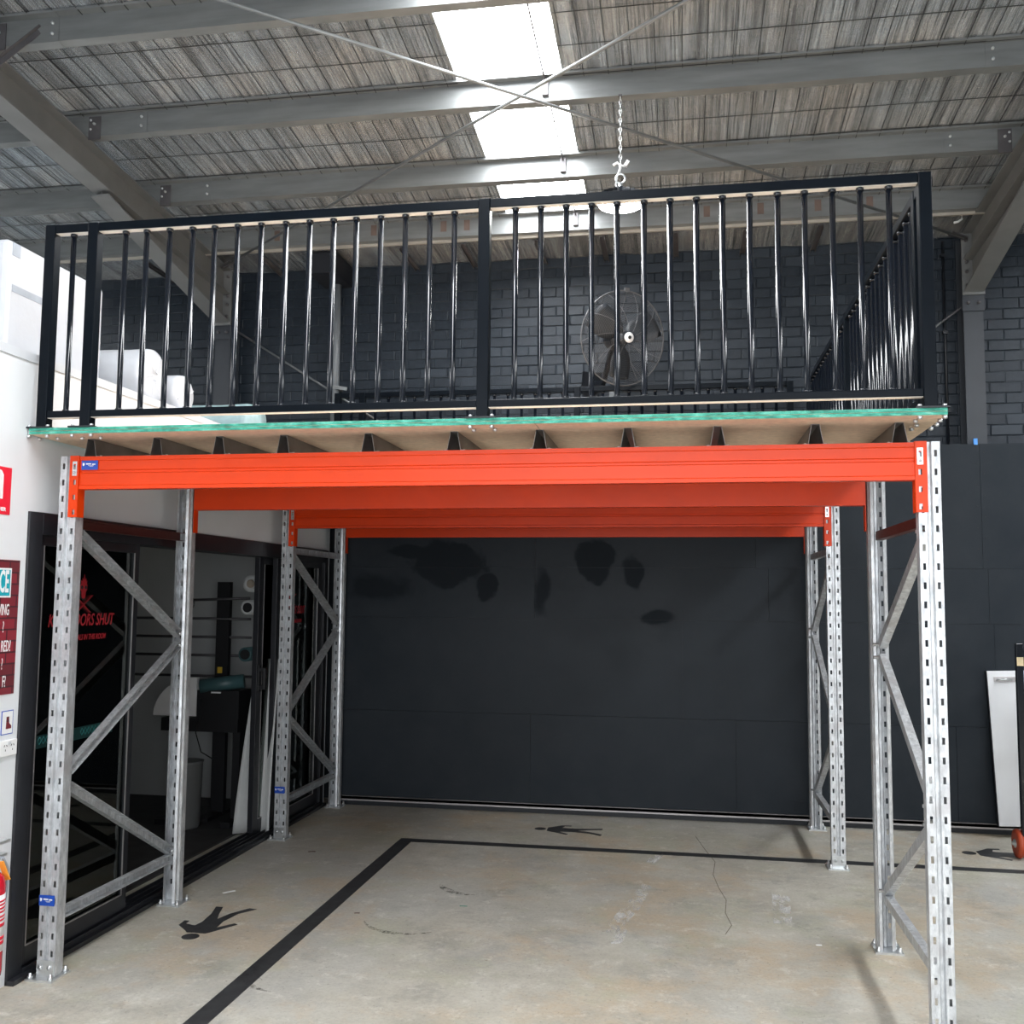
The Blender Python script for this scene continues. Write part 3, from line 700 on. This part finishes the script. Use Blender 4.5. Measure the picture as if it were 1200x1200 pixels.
# ------------------------------------------------------------------ railings (local: along +x, faces -y)
RH = .995
def base_bits(t, x, y=0):
    bp = MB().box(x - .065, x + .065, y - .055, y + .055, 0, .007).build('base_plate', 'black_satin', t)
    b = MB()
    for sx in (-.048, .048):
        for sy in (-.04, .04):
            b.lathe([(.009, .007), (.009, .016), (.0001, .018)], 6, 'Z', (x + sx, y + sy, 0)); b.tube([(x + sx, y + sy, 0), (x + sx, y + sy, -.045)], .004, 6); b.lathe([(.0001, -.043), (.010, -.043), (.010, -.032), (.0001, -.031)], 6, 'Z', (x + sx, y + sy, 0))
    b.build('bolt', 'zinc', bp)
def railing(name, label, loc, rz, posts, bals, infill=False):
    t = thing(name, label, 'railing', loc, None, rz)
    for x in posts:
        MB().box(x - .026, x + .026, -.026, .026, .007, RH).build('post', 'black_post', t, bevel=.003); base_bits(t, x)
    for a, c in zip(posts, posts[1:]):
        MB().box(a + .026, c - .026, -.022, .022, RH - .042, RH - .001).build('top_rail', 'black_post', t, bevel=.003)
        if infill: MB().box(a + .028, c - .028, -.017, .017, RH - .044, RH - .0405).build('infill_strip', 'cream', t)
        MB().box(a + .026, c - .026, -.022, .022, .054, .086).build('bottom_rail', 'black_post', t, bevel=.003)
        if infill: MB().box(a + .028, c - .028, -.017, .017, .0515, .0545).build('infill_strip', 'cream', t)
    b = MB(); b.tube([(0, 0, .086), (0, 0, RH - .044)], .0125, 14, cap=False)
    for z0_, z1_ in ((.084, .094), (RH - .060, RH - .044)): b.lathe([(.0125, z0_), (.0165, z0_ + .002), (.0165, z1_ - .002), (.0125, z1_)], 14)
    b0 = b.build('baluster', 'black_gloss', t)
    for i, x in enumerate(bals):
        o = b0 if i == 0 else link('baluster', b0.data, t)
        o.location = (x, 0, 0)
    return t
fx = [.036, .308, .417, .535, .652, .763, .878, .995, 1.116, 1.232, 1.347, 1.456, 1.573, 1.689, 1.803, 1.917, 2.195, 2.309, 2.422, 2.534, 2.645, 2.762, 2.874, 2.986, 3.096, 3.209, 3.325, 3.436, 3.549, 3.661, 3.776]
railing('guard_railing', 'black baluster railing along the front edge of the mezzanine', (0, -.1, DECK1), 0, [-.075, .150, 2.057, 3.915], fx, True)
sp = [.20, 2.06, 3.945]
sb = [.08] + [.20 + .1163 * i for i in range(1, 16)] + [2.06 + .1178 * i for i in range(1, 16)]
railing('guard_railing', 'black baluster railing along the right side of the mezzanine, running back from the corner post', (3.935, -.105, DECK1), PI / 2, sp, sb)
bb_ = [.065] + [.165 + .1175 * i for i in range(1, 16)] + [2.05 + .1084 * i for i in range(1, 16)]
railing('guard_railing', 'black baluster railing along the back edge of the mezzanine, before the brick', (0, 3.885, DECK1), 0, [-.06, .165, 2.05, 3.785], bb_)
# the side railing runs on to the front corner post
sr = bpy.data.objects['guard_railing.001']
MB().box(.032, .174, -.022, .022, RH - .042, RH - .001).build('top_rail', 'black_post', sr)
MB().box(.032, .174, -.022, .022, .054, .086).build('bottom_rail', 'black_post', sr)

# ------------------------------------------------------------------ left partition with the sliding doors
DY_0, DY_1, DZ = -.108, 3.90, 2.165
wl = MB().box(XW - .1, XW, -9.0, DY_0, 0, 2.875).box(XW - .1, XW, DY_0, DY_1, DZ, 2.875).box(XW - .1, XW, DY_1, YP, 0, 2.875).build('wall_left', 'white_wall'); wl['kind'] = 'structure'
MB().box(XW - .11, XW + .006, -9.0, YP, 2.875, 2.918).build('trim_2', 'cap')['kind'] = 'structure'
MB().box(-4.2, XW - .1, -3.0, YP, 2.80, 2.87).build('ceiling_2', 'inner_white')['kind'] = 'structure'
MB().box(-4.2, XW - .1, YP - .02, YP + .02, 0, 2.8).box(-4.2, -4.1, -3, YP, 0, 2.8).box(-4.2, XW - .1, -3.1, -3.0, 0, 2.87).build('wall_inner', 'inner_white')['kind'] = 'structure'
MB().box(-4.1, XW - .24, -3.0, YP - .02, 0, .012).build('floor_inner', 'inner_floor')['kind'] = 'structure'
door = struct_empty('door_1', (XW, 0, 0))
fr = MB()
fr.box(-.14, .012, DY_0, DY_0 + .10, 0, DZ).box(-.14, .012, DY_1 - .08, DY_1, 0, DZ).box(-.14, .012, DY_0 + .1, DY_1 - .08, DZ - .105, DZ)
fr.build('door_frame', 'frame', door, bevel=.003)
tr = MB().box(-.15, .045, DY_0, DY_1, 0, .022)
for x in (-.125, -.075, -.03, .01): tr.box(x, x + .008, DY_0 + .1, DY_1 - .08, .022, .042)
tr.build('floor_track', 'frame', door)
def panel(y0, y1, x, handle=None, sw=.065):
    p = MB(); z0, z1 = .042, DZ - .105
    p.box(x - .02, x + .02, y0, y0 + sw, z0, z1).box(x - .02, x + .02, y1 - sw, y1, z0, z1).box(x - .02, x + .02, y0 + sw, y1 - sw, z0, z0 + .085).box(x - .02, x + .02, y0 + sw, y1 - sw, z1 - .05, z1)
    o = p.build('sliding_door', 'frame', door, bevel=.002)
    MB().box(x - .003, x + .003, y0 + sw - .005, y1 - sw + .005, z0 + .08, z1 - .045).build('glass', 'glass', o)
    bd = MB()
    for ya in (y0 + sw, y1 - sw): bd.box(x + .016, x + .022, ya - .003, ya + .003, z0 + .085, z1 - .05)
    bd.box(x + .016, x + .022, y0 + sw, y1 - sw, z0 + .083, z0 + .089)
    bd.build('bead', 'strip', o)
    if handle is not None:
        h_ = MB().box(x + .018, x + .03, handle - .025, handle + .025, 1.06, 1.26).box(x + .02, x + .07, handle - .018, handle + .018, 1.08, 1.11).box(x + .02, x + .07, handle - .018, handle + .018, 1.21, 1.24).box(x + .055, x + .075, handle - .02, handle + .02, 1.08, 1.24)
        h_.build('handle', 'black', o, bevel=.004)
    return o
pn1 = panel(-.01, .90, -.03, sw=.05)
pn1b = panel(.02, .93, -.085)
pn2 = panel(2.86, 3.82, -.03, sw=.10)
pn2b = panel(2.66, 3.6, -.085, 2.70, sw=.09)
def decal(o, x, yc, zt):
    text_mesh('lettering', 'KEEP DOORS SHUT', .088, 'red', o, (x, yc, zt), ROT_LEFT, .74, .0012, .25)
    text_mesh('lettering', 'MATERIALS IN THIS ROOM', .040, 'red', o, (x, yc + .04, zt - .088), ROT_LEFT, .74, .0006, .2)
    # flaming skull over crossed tools
    s = .00085; e = MB(); yy, zz = yc, zt + .165
    sk = [(-34, -8), (-34, 22), (-26, 30), (-30, 52), (-18, 40), (-12, 66), (-2, 48), (4, 88), (12, 50), (22, 64), (24, 40), (34, 50), (30, 28), (36, 20), (36, -8), (24, -18), (20, -52), (8, -62), (-8, -62), (-18, -52), (-22, -18)]
    e.prism([(yy + a * s, zz + c * s) for a, c in sk], 'X', x, x + .0012)
    e.bar((x + .0006, yy - .075, zz - .035), (x + .0006, yy + .06, zz - .125), .0012, .016, (1, 0, 0)); e.bar((x + .0006, yy + .075, zz - .035), (x + .0006, yy - .06, zz - .125), .0012, .016, (1, 0, 0))
    e.build('emblem', 'red', o)
    k = MB()
    for dy in (-.015, .017): k.lathe([(.0001, x + .0022), (.010, x + .0022), (.010, x + .0008)], 10, 'X', (0, yy + dy, zz + .006))
    k.build('emblem_eye', 'black', o)
decal(pn1, -.0262, .40, 1.640)
decal(pn2, -.0262, 3.19, 1.660)
bd = MB().box(-.0268, -.0260, .045, .72, 1.030, 1.092)
bd.build('teal_band', 'teal', pn1)
b = MB()
for y in (.095, .125, .155, .185, .44, .47, .50, .53, .56, .59, .62):
    q = [(y - .014, 1.066), (y, 1.084), (y + .014, 1.066), (y, 1.048)]
    for (a, c), (d_, e_) in zip(q, q[1:] + q[:1]): b.bar((-.0254, a, c), (-.0254, d_, e_), .0008, .0035, (1, 0, 0))
b.build('diamond_print', 'teal_light', pn1)
# signs on the partition
def wall_box(y0, y1, z0, z1, d=.003): return MB().box(XW, XW + d, y0, y1, z0, z1)
t = thing('fire_sign', 'red fire extinguisher location sign high on the white wall', 'sign', (0, 0, 0))
wall_box(-.47, -.240, 2.135, 2.352).build('panel', 'sign_red', t, bevel=.001)
e = MB(); e.prism([(-.43, 2.205), (-.295, 2.205), (-.295, 2.315), (-.31, 2.335), (-.33, 2.338), (-.43, 2.338)], 'X', XW + .003, XW + .0038); e.build('white_pictogram', 'white', t)
text_mesh('lettering', 'FIRE', .026, 'white', t, (XW + .0035, -.335, 2.190), ROT_LEFT, .9, .0008); text_mesh('lettering', 'EXTINGUISHER', .024, 'white', t, (XW + .0035, -.352, 2.158), ROT_LEFT, 1., .0008)
t = thing('wall_poster', 'dark red brick patterned poster with white questions and a teal box', 'poster', (0, 0, 0))
wall_box(-.80, -.152, 1.318, 1.930, .004).build('sheet', 'poster', t)
wall_box(-.62, -.208, 1.758, 1.892, .0046).build('white_box', 'white', t); wall_box(-.612, -.216, 1.766, 1.884, .0052).build('teal_box', 'teal_box', t)
text_mesh('lettering', 'CE', .140, 'white', t, (XW + .0054, -.225, 1.826), ROT_LEFT, .38, .003, 0, 'RIGHT')
for s_, y, z in (('VING', -.212, 1.700), ('?', -.242, 1.622), ('RED?', -.190, 1.535), ('?', -.238, 1.455), ('F?', -.212, 1.375)):
    text_mesh('lettering', s_, .072, 'white', t, (XW + .0044, y, z), ROT_LEFT, .42, .0004, 0, 'RIGHT')
t = thing('boot_sign', 'small white safety boot sign above the power point', 'sign', (0, 0, 0))
wall_box(-.222, -.143, 1.135, 1.243, .002).build('panel', 'label_blue', t); wall_box(-.218, -.147, 1.139, 1.239, .0026).build('face', 'white', t)
e = MB(); e.prism([(-.190, 1.215), (-.172, 1.215), (-.170, 1.185), (-.155, 1.172), (-.155, 1.160), (-.192, 1.160)], 'X', XW + .0026, XW + .0032); e.build('boot_print', 'poster', t)
t = thing('power_point', 'white double power point on the wall under the boot sign', 'socket', (0, 0, 0))
wall_box(-.235, -.119, 1.038, 1.110, .012).build('plate', 'white', t, bevel=.003)
b = MB()
for yc in (-.20, -.152):
    for dy, dz, a in ((-.008, .010, .5), (.008, .010, -.5), (0, -.010, 0)): b.bar((XW + .0125, yc + dy - .004 * math.sin(a), 1.076 + dz - .004), (XW + .0125, yc + dy + .004 * math.sin(a), 1.076 + dz + .004), .002, .0025, (1, 0, 0))
b.build('slots', 'black', t)
MB().box(XW + .012, XW + .016, -.185, -.166, 1.09, 1.102).build('switch', 'cap', t)
# fire extinguisher
t = thing('fire_extinguisher', 'red fire extinguisher hanging low on the white wall beside the door frame', 'extinguisher', (XW + .075, -.352, .12))
MB().lathe([(.0001, 0), (.055, 0), (.068, .015), (.07, .03), (.07, .39), (.062, .43), (.035, .455), (.022, .46), (.022, .48), (.0001, .48)], 28).build('body', 'ext_red', t)
MB().lathe([(.0706, .12), (.0706, .36)], 28, smooth=True).build('paper_label', 'white', t)
b = MB()
for i, z in enumerate((.33, .315, .30, .285, .265, .25, .225, .17, .15)): b.lathe([(.0712, z), (.0712, z + (.008 if i < 6 else .014))], 28)
b.build('label_print', 'sign_red', t)
MB().box(-.012, .012, -.05, .10, .50, .512).box(-.012, .012, -.04, .12, .555, .568).box(-.016, .016, -.02, .02, .475, .55).build('handle', 'zinc', t)
MB().tube([(0, .0, .50), (.02, .06, .50), (.03, .09, .44), (.02, .09, .32), (.0, .078, .22)], .007, 8).build('hose', 'grey_label', t)
e = MB(); e.bar((.03, .035, .49), (.045, .066, .405), .004, .028, (1, 0, 0)); e.build('tag', 'orange_tag', t)
MB().box(-.075, -.06, -.03, .03, .35, .52).box(-.075, -.02, -.02, .02, .455, .47).build('wall_bracket', 'zinc', t)

# ------------------------------------------------------------------ goods stored on top of the partition room
ZT = 2.92
def slab(x0, x1, y0, y1, z0, z1, name, mat, par, bv=.02): return MB().box(x0, x1, y0, y1, z0, z1).build(name, mat, par, bevel=bv)
t = thing('foam_block', 'tall white plastic wrapped foam block standing on the partition room', 'foam block', (-.55, .32, ZT))
slab(-.28, .22, -.40, .42, 0, .60, 'block', 'plastic_wrap', t, .03)
slab(.2205, .222, -.37, -.31, .52, .585, 'corner_label', 'grey_label', t, None); slab(.2205, .222, -.36, -.03, .34, .375, 'tape_band', 'grey_label', t, None)
t = thing('foam_block', 'white wrapped foam block at the left picture edge, behind the tall one', 'foam block', (-.65, -.55, ZT)); slab(-.28, .20, -.40, .42, 0, .52, 'block', 'plastic_wrap', t, .04)
def roll(label, x, y, L, r, mat, z=ZT):
    t = thing('wrapped_roll', label, 'roll', (x, y, z)); rr = random.Random(int(r * 1000)); b = MB()
    prof = [(.0001, -.012), (r * .3, -.0), (r * .8, -.006), (r * .97, -.02), (r, -.05)] + [(r * (1 + rr.uniform(-.012, .012)), -.05 - (L - .1) * i / 8) for i in range(1, 8)] + [(r, -L + .05), (r * .8, -L), (.0001, -L)]
    b.lathe(prof, 32, 'X', (0, 0, r)); b.build('roll', mat, t)
    b = MB()
    for k in range(8):
        a = rr.uniform(0, 2 * PI); b.tube([(-.002, r * .15 * math.cos(a), r + r * .15 * math.sin(a)), (-.004, r * .5 * math.cos(a + .3), r + r * .5 * math.sin(a + .3)), (-.008, r * .85 * math.cos(a + .4), r + r * .85 * math.sin(a + .4))], .005, 5)
    b.build('wrap_folds', mat, t)
    return t
roll('large white plastic wrapped roll beside the tall foam block', -.20, 1.10, 1.0, .165, 'plastic_wrap')
roll('smaller white wrapped roll, in front of the teal one', -.19, 1.46, .9, .125, 'plastic_wrap')
tt = thing('wrapped_roll', 'pale teal plastic wrapped bundle at the far end of the partition room roof', 'roll', (-.55, 2.5, ZT))
MB().lathe([(.0001, -.42), (.10, -.42), (.13, -.38), (.135, -.2), (.13, .1), (.137, .30), (.12, .39), (.0001, .40)], 28, 'X', (0, 0, .135)).build('roll', 'teal_wrap', tt)

# ------------------------------------------------------------------ inside the partition room
IF = .012
t = thing('roll_rack', 'black upright rack rail with horizontal rods inside the room', 'rack', (-.79, 3.3, IF))
MB().box(-.055, .055, 0, .05, 0, 1.87).build('rail', 'black', t); MB().box(-.05, .05, -.25, .3, 0, .03).build('foot', 'black', t)
for i, z in enumerate((1.74, 1.57, 1.42, 1.27, 1.10)):
    MB().tube([(-.9, -.01 + .02 * i, z), (.24, -.01 + .02 * i, z)] if i else [(-.27, -.02, z - .02), (.24, -.02, z)], .011, 8).build('rod', 'dark_plate', t)
b = MB(); b.tube([(-.27, -.02 + .045 * math.cos(a), 1.695 + .045 * math.sin(a)) for a in np.linspace(0, 2 * PI, 16)[:-1]], .007, 6, closed=True); b.build('rod_end_ring', 'dark_plate', t)
MB().box(-.03, .01, -.004, 0, 1.13, 1.18).build('warning_label', 'yellow', t)
for i, (x, z, r, rc, mat, lb) in enumerate(((-.464, 1.867, .068, .031, 'roll_white', 'white vinyl roll in the room, topmost of the rolls on the pegs'), (-.486, 1.678, .058, .036, 'roll_white', 'white vinyl roll with a wide dark core, second from the top'), (-.387, 1.504, .045, .034, 'roll_white', 'small white vinyl roll, third from the top'), (-.495, 1.309, .056, .038, 'roll_teal', 'grey teal vinyl roll, lowest on the pegs'))):
    t = thing('vinyl_roll', lb, 'roll', (x, 3.1, z))
    MB().lathe([(rc, 0), (r, 0), (r, .80), (rc, .80), (rc, 0)], 28, 'Y').build('roll', mat, t)
    MB().lathe([(rc - .003, -.008), (rc + .002, -.008), (rc + .002, .81), (rc - .003, .81), (rc - .003, -.008)], 24, 'Y').build('core', 'roll_card' if i == 0 else 'black', t)
    MB().tube([(0, .05, -rc + .008), (0, .835, -rc + .008)], .006, 8).build('peg', 'black', t)
t = thing('laminator', 'laminating machine with a white half round end and teal roller in the dark room', 'machine', (-.833, 3.0, IF))
e = MB(); e.prism([(-.36, .82)] + [(-.36 + .36 - .36 * math.cos(a), .82 + .30 * math.sin(a)) for a in np.linspace(0, PI / 2, 10)] + [(.0, .82)], 'Y', -.02, .02); e.build('end_cover', 'white', t)
MB().tube([(.02, .0, 1.05), (.34, .10, 1.09)], .055, 16).build('roller', 'roll_teal', t)
MB().box(.0, .35, -.01, .22, .80, 1.02).build('body', 'black', t); MB().box(-.30, .34, .0, .2, .70, .80).build('table', 'black', t)
for x in (-.26, .28): MB().box(x, x + .06, .05, .15, .03, .70).box(x - .01, x + .07, -.10, .22, 0, .04).build('leg', 'black', t)
MB().tube([(.03, -.025, .95), (.06, -.05, .85), (.02, -.05, .70), (.06, -.03, .55), (.16, -.03, .5)], .005, 6).build('cable', 'black', t)
MB().box(.03, .05, -.03, -.018, .93, .96).build('plug', 'black', t); MB().box(.12, .20, -.016, -.008, 1.0, 1.012).build('name_strip', 'white', t)
t = thing('waste_drum', 'dark grey drum on the floor under the laminator', 'drum', (-.83, 2.86, IF)); MB().lathe([(.0001, 0), (.10, 0), (.11, .02), (.12, .48), (.13, .5), (.115, .5), (.10, .03), (.0001, .03)], 24).build('shell', 'rafter', t)
t = thing('vinyl_sheet', 'large white curled sheet leaning behind the sliding door', 'sheet', (-.265, 2.76, IF))
b = MB(); cols = 10; rows = 12
gv = []
for j in range(rows + 1):
    z = 1.28 * j / rows; ln = []
    for i in range(cols + 1):
        u = i / cols; x = -.12 + .10 * (z / 1.28) ** 1.3 + u * (.27 - .10 * (z / 1.28)); y = .05 * math.sin(u * PI) + .12 * (z / 1.28) - .02 * math.cos(u * 4); ln.append(b.bm.verts.new((x, y, z)))
    gv.append(ln)
for j in range(rows):
    for i in range(cols):
        f = b.bm.faces.new((gv[j][i], gv[j][i + 1], gv[j + 1][i + 1], gv[j + 1][i])); f.smooth = True
b.build('sheet', 'roll_white', t, thick=.006)

# ------------------------------------------------------------------ lamp, fan
t = thing('highbay_lamp', 'round bright high bay lamp hanging on a chain above the railing', 'lamp', (2.547, 1.73, 4.25))
MB().lathe([(.0001, .085), (.055, .085), (.06, .04), (.10, .032), (.145, .020), (.150, .0), (.146, -.004), (.0001, -.004)], 36).build('housing', 'black_satin', t)
b = MB()
for k in range(24):
    a = 2 * PI * k / 24; b.bar((.06 * math.cos(a), .06 * math.sin(a), .06), (.13 * math.cos(a), .13 * math.sin(a), .035), .004, .03)
b.build('cooling_fins', 'black_satin', t)
MB().lathe([(.045, -.006), (.048, -.018), (.10, -.030), (.138, -.016), (.142, -.005), (.045, -.005)], 36).build('lens', 'lens', t)
MB().lathe([(.0001, -.022), (.040, -.018), (.044, -.005), (.0001, -.005)], 24).build('sensor_hub', 'grey_label', t)
b = MB(); b.tube([(.03 * math.cos(a), 0, .155 + .03 * math.sin(a)) for a in np.linspace(0, 2 * PI, 14)[:-1]], .007, 6, closed=True); b.tube([(0, 0, .085), (0, 0, .125)], .014, 8); b.build('hook', 'zinc', t)
b = MB(); z = .19; k = 0
while z < .70:
    pts = []
    for a in np.linspace(0, 2 * PI, 12)[:-1]:
        c, s = .008 * math.cos(a), .019 * math.sin(a); pts.append((c, 0, z + .016 + s) if k % 2 else (0, c, z + .016 + s))
    b.tube(pts, .0028, 5, closed=True); z += .030; k += 1
b.build('chain', 'zinc', t)
MB().box(-.012, .012, -.012, .012, .69, .703).build('purlin_clamp', 'dark_plate', t)
e = MB(); e.tube([(-.045, 0, .245), (-.02, 0, .26), (0, 0, .24), (.03, 0, .235)], .008, 6); e.bar((.03, 0, .235), (.05, 0, .265), .03, .02); e.tube([(0, 0, .235), (-.02, .0, .17), (-.03, .01, .12), (-.01, .02, .09)], .005, 6); e.build('power_lead', 'white', t)

fan = thing('wall_fan', 'large caged wall fan on the black brick behind the railing', 'fan', (2.445, 3.70, 3.905), None, 0)
piv = fan; fan.rotation_euler = (.17, 0, math.radians(33))
Rf = .385
def dome(r, front): return (-.10 if front else .09) * (1 - (r / Rf) ** 2.2)
for front, nm in ((True, 'front_guard'), (False, 'rear_guard')):
    b = MB(); n = 26
    for i in range(n):
        r = .06 + (Rf - .06) * (i + 1) / n
        if i == n - 1: continue
        b.tube([(r * math.cos(a), dome(r, front), r * math.sin(a)) for a in np.linspace(0, 2 * PI, 49)[:-1]], .0009, 3, closed=True)
    for k in range(10):
        a = 2 * PI * k / 10 + .3; b.tube([(r * math.cos(a + (.5 if front else 0) * (r / Rf)), dome(r, front) - (.003 if front else -.003), r * math.sin(a + (.5 if front else 0) * (r / Rf))) for r in np.linspace(.06, Rf, 8)], .0022, 5)
    b.build(nm, 'guard', fan)
b = MB(); b.tube([(Rf * math.cos(a), 0, Rf * math.sin(a)) for a in np.linspace(0, 2 * PI, 65)[:-1]], .006, 8, closed=True); b.build('guard_rim', 'guard', fan)
MB().box(-.02, .02, -.012, .012, Rf - .005, Rf + .025).build('rim_clamp', 'guard', fan)
MB().lathe([(.0001, -.112), (.036, -.112), (.042, -.104), (.042, -.096), (.0001, -.096)], 24, 'Y').build('centre_cap', 'white', fan)
MB().lathe([(.0001, -.1135), (.015, -.1135), (.015, -.110)], 16, 'Y').build('cap_badge', 'black', fan)
MB().lathe([(.0001, .04), (.07, .045), (.085, .07), (.085, .18), (.06, .22), (.0001, .225)], 24, 'Y').build('motor', 'black_satin', fan)
MB().lathe([(.0001, -.05), (.05, -.045), (.055, -.02), (.055, .02), (.02, .04), (.0001, .04)], 20, 'Y').build('hub', 'fan_blade', fan)
for k in range(3):
    b = MB(); a0 = 2 * PI * k / 3 + .5; rows_ = []
    for i in range(7):
        r = .05 + .29 * i / 6; wdt = .10 + .22 * math.sin(min(1, i / 5) * PI * .62); ln = []
        for j in range(6):
            q = (j / 5 - .5); a = a0 + q * wdt / max(r, .1) * .75; ln.append(b.bm.verts.new((r * math.cos(a), q * .085, r * math.sin(a))))
        rows_.append(ln)
    for A, B in zip(rows_, rows_[1:]):
        for j in range(5): b.bm.faces.new((A[j], A[j + 1], B[j + 1], B[j])).smooth = True
    b.build('blade', 'fan_blade', fan, thick=.003)
e = MB(); e.bar((0, .17, -.06), (.0, .28, -.36), .035, .03, (0, 1, 0)); e.bar((.0, .28, -.36), (.0, .50, -.36), .04, .04); e.box(-.09, .09, .495, .51, -.46, -.26); e.build('wall_arm', 'black_satin', fan)
tag(MB().box(2.30, 2.36, YB - .05, YB - .003, 3.48, 3.56).box(2.318, 2.342, YB - .055, YB - .049, 3.50, 3.54).build('isolator_switch', 'pipe'), 'small grey isolator switch on the brick below the wall fan', 'switch')

# ------------------------------------------------------------------ right side goods
t = thing('leaning_door', 'white door panel with a lever handle leaning on the black lining', 'door', (5.262, 3.855, .084))
t.rotation_euler = (math.radians(-3.0), math.radians(-1.8), 0)
MB().box(0, .72, 0, .035, 0, 1.16).build('leaf', 'door_white', t, bevel=.003); MB().box(-.006, 0, -.001, .036, 0, 1.16).build('edge_strip', 'black_satin', t)
h_ = MB().box(.045, .20, -.008, 0, 1.075, 1.115).build('handle_plate', 'strip', t, bevel=.003)
MB().tube([(.07, -.005, 1.095), (.07, -.045, 1.095), (.16, -.05, 1.095)], .009, 10).build('lever', 'zinc', h_)
t = thing('hand_truck', 'black hand truck with tan sticker and red wheel at the right picture edge', 'hand truck', (5.24, 3.2, 0))
MB().box(-.022, .022, -.022, .022, .06, 1.485).build('post', 'black_gloss', t, bevel=.003); MB().box(.46, .504, -.022, .022, .06, 1.485).build('post', 'black_gloss', t, bevel=.003)
MB().box(-.0215, .0215, -.0235, -.0225, 1.33, 1.39).build('sticker', 'tan', t)
MB().box(.022, .46, -.015, .015, .56, 1.06).build('back_plate', 'black', t); MB().box(.022, .46, -.02, .02, 1.40, 1.44).build('cross_bar', 'black_gloss', t)
MB().box(.0, .48, -.30, -.02, .012, .03).build('toe_plate', 'black_satin', t); MB().tube([(-.07, .05, .10), (.55, .05, .10)], .014, 8).build('axle', 'zinc', t)
for x in (-.03, .51):
    w_ = MB().lathe([(.0001, x - .02), (.07, x - .022), (.095, x - .018), (.10, x), (.095, x + .018), (.07, x + .022), (.0001, x + .02)], 24, 'X', (0, .05, .10)).build('wheel', 'wheel', t)
    MB().lathe([(.0001, x - .026), (.03, x - .026), (.03, x + .026), (.0001, x + .026)], 16, 'X', (0, .05, .10)).build('hub', 'zinc', w_)
MB().lathe([(.0001, -.03), (.025, -.03), (.03, -.02), (.03, 0), (.0001, 0)], 16, 'Y', (.06, -.015, 1.15)).build('hose_reel', 'pipe', t)

# ------------------------------------------------------------------ floor markings and litter
t = thing('floor_tape', 'black floor line forming a corner under the mezzanine', 'floor marking', (0, 0, 0))
MB().box(.858, .96, -4.0, 2.925, .0, .0012).build('long_strip', 'tape', t); MB().box(.96, 5.8, 2.83, 2.925, .0, .0012).build('cross_strip', 'tape', t)
def person_fig(label, loc, rz, s=1.):
    t = thing('floor_figure', label, 'floor marking', loc, 'black walking figures stuck on the floor', rz)
    body = [(-.055, -.155), (.055, -.155), (.075, -.13), (.165, .02), (.140, .035), (.072, -.05), (.062, .06), (.085, .20), (.155, .30), (.105, .31), (.035, .19), (.008, .09), (-.025, .18), (-.06, .30), (-.105, .30), (-.07, .17), (-.055, .03), (-.065, -.04), (-.13, -.02), (-.135, .03), (-.165, .03), (-.158, -.05), (-.075, -.13)]
    b = MB(); b.prism([(x * s, y * s) for x, y in body], 'Z', 0, .0014); b.build('body', 'tape', t)
    b = MB(); b.prism([(.048 * s * math.cos(a), (-.215 + .048 * math.sin(a)) * s) for a in np.linspace(0, 2 * PI, 18)[:-1]], 'Z', 0, .0014); b.build('head', 'tape', t)
person_fig('black walking figure sticker on the concrete near the front left posts', (.375, .865, 0), .0, .95)
person_fig('black walking figure sticker on the concrete by the back wall', (2.02, 3.43, 0), -PI / 2, .92)
person_fig('black walking figure sticker on the concrete at the right picture edge', (5.12, 3.33, 0), -PI / 2, 1.0)
def litter(name, label, cat, x, y, l, w, rz, mat, h=.002):
    o = MB(); o.prism([(-l / 2, -w / 2), (0, -w * .4), (l / 2, -w / 2), (l * .48, w / 2), (.1 * l, w * .6), (-l * .5, w * .4)], 'Z', 0, h)
    tag(o.build(name, mat, None, (x, y, 0), None, (0, 0, rz)), label, cat)
litter('paper_scrap', 'white strip of paper on the concrete near the glass door', 'litter', .22, 1.43, .08, .018, .9, 'white')
litter('leaf', 'dark dry leaf on the concrete near the back left post', 'litter', .36, 2.42, .05, .025, .3, 'brown_cleat')
litter('leaf', 'brown dry leaf on the open concrete beside the black line', 'litter', 1.10, 1.20, .03, .014, .2, 'brown_cleat')
litter('green_straw', 'short green straw on the concrete in the middle', 'litter', 1.66, 1.44, .045, .006, .05, 'green_edge')
litter('paper_scrap', 'tiny white scrap of paper near the front right frame', 'litter', 3.60, 1.17, .03, .014, .1, 'white')
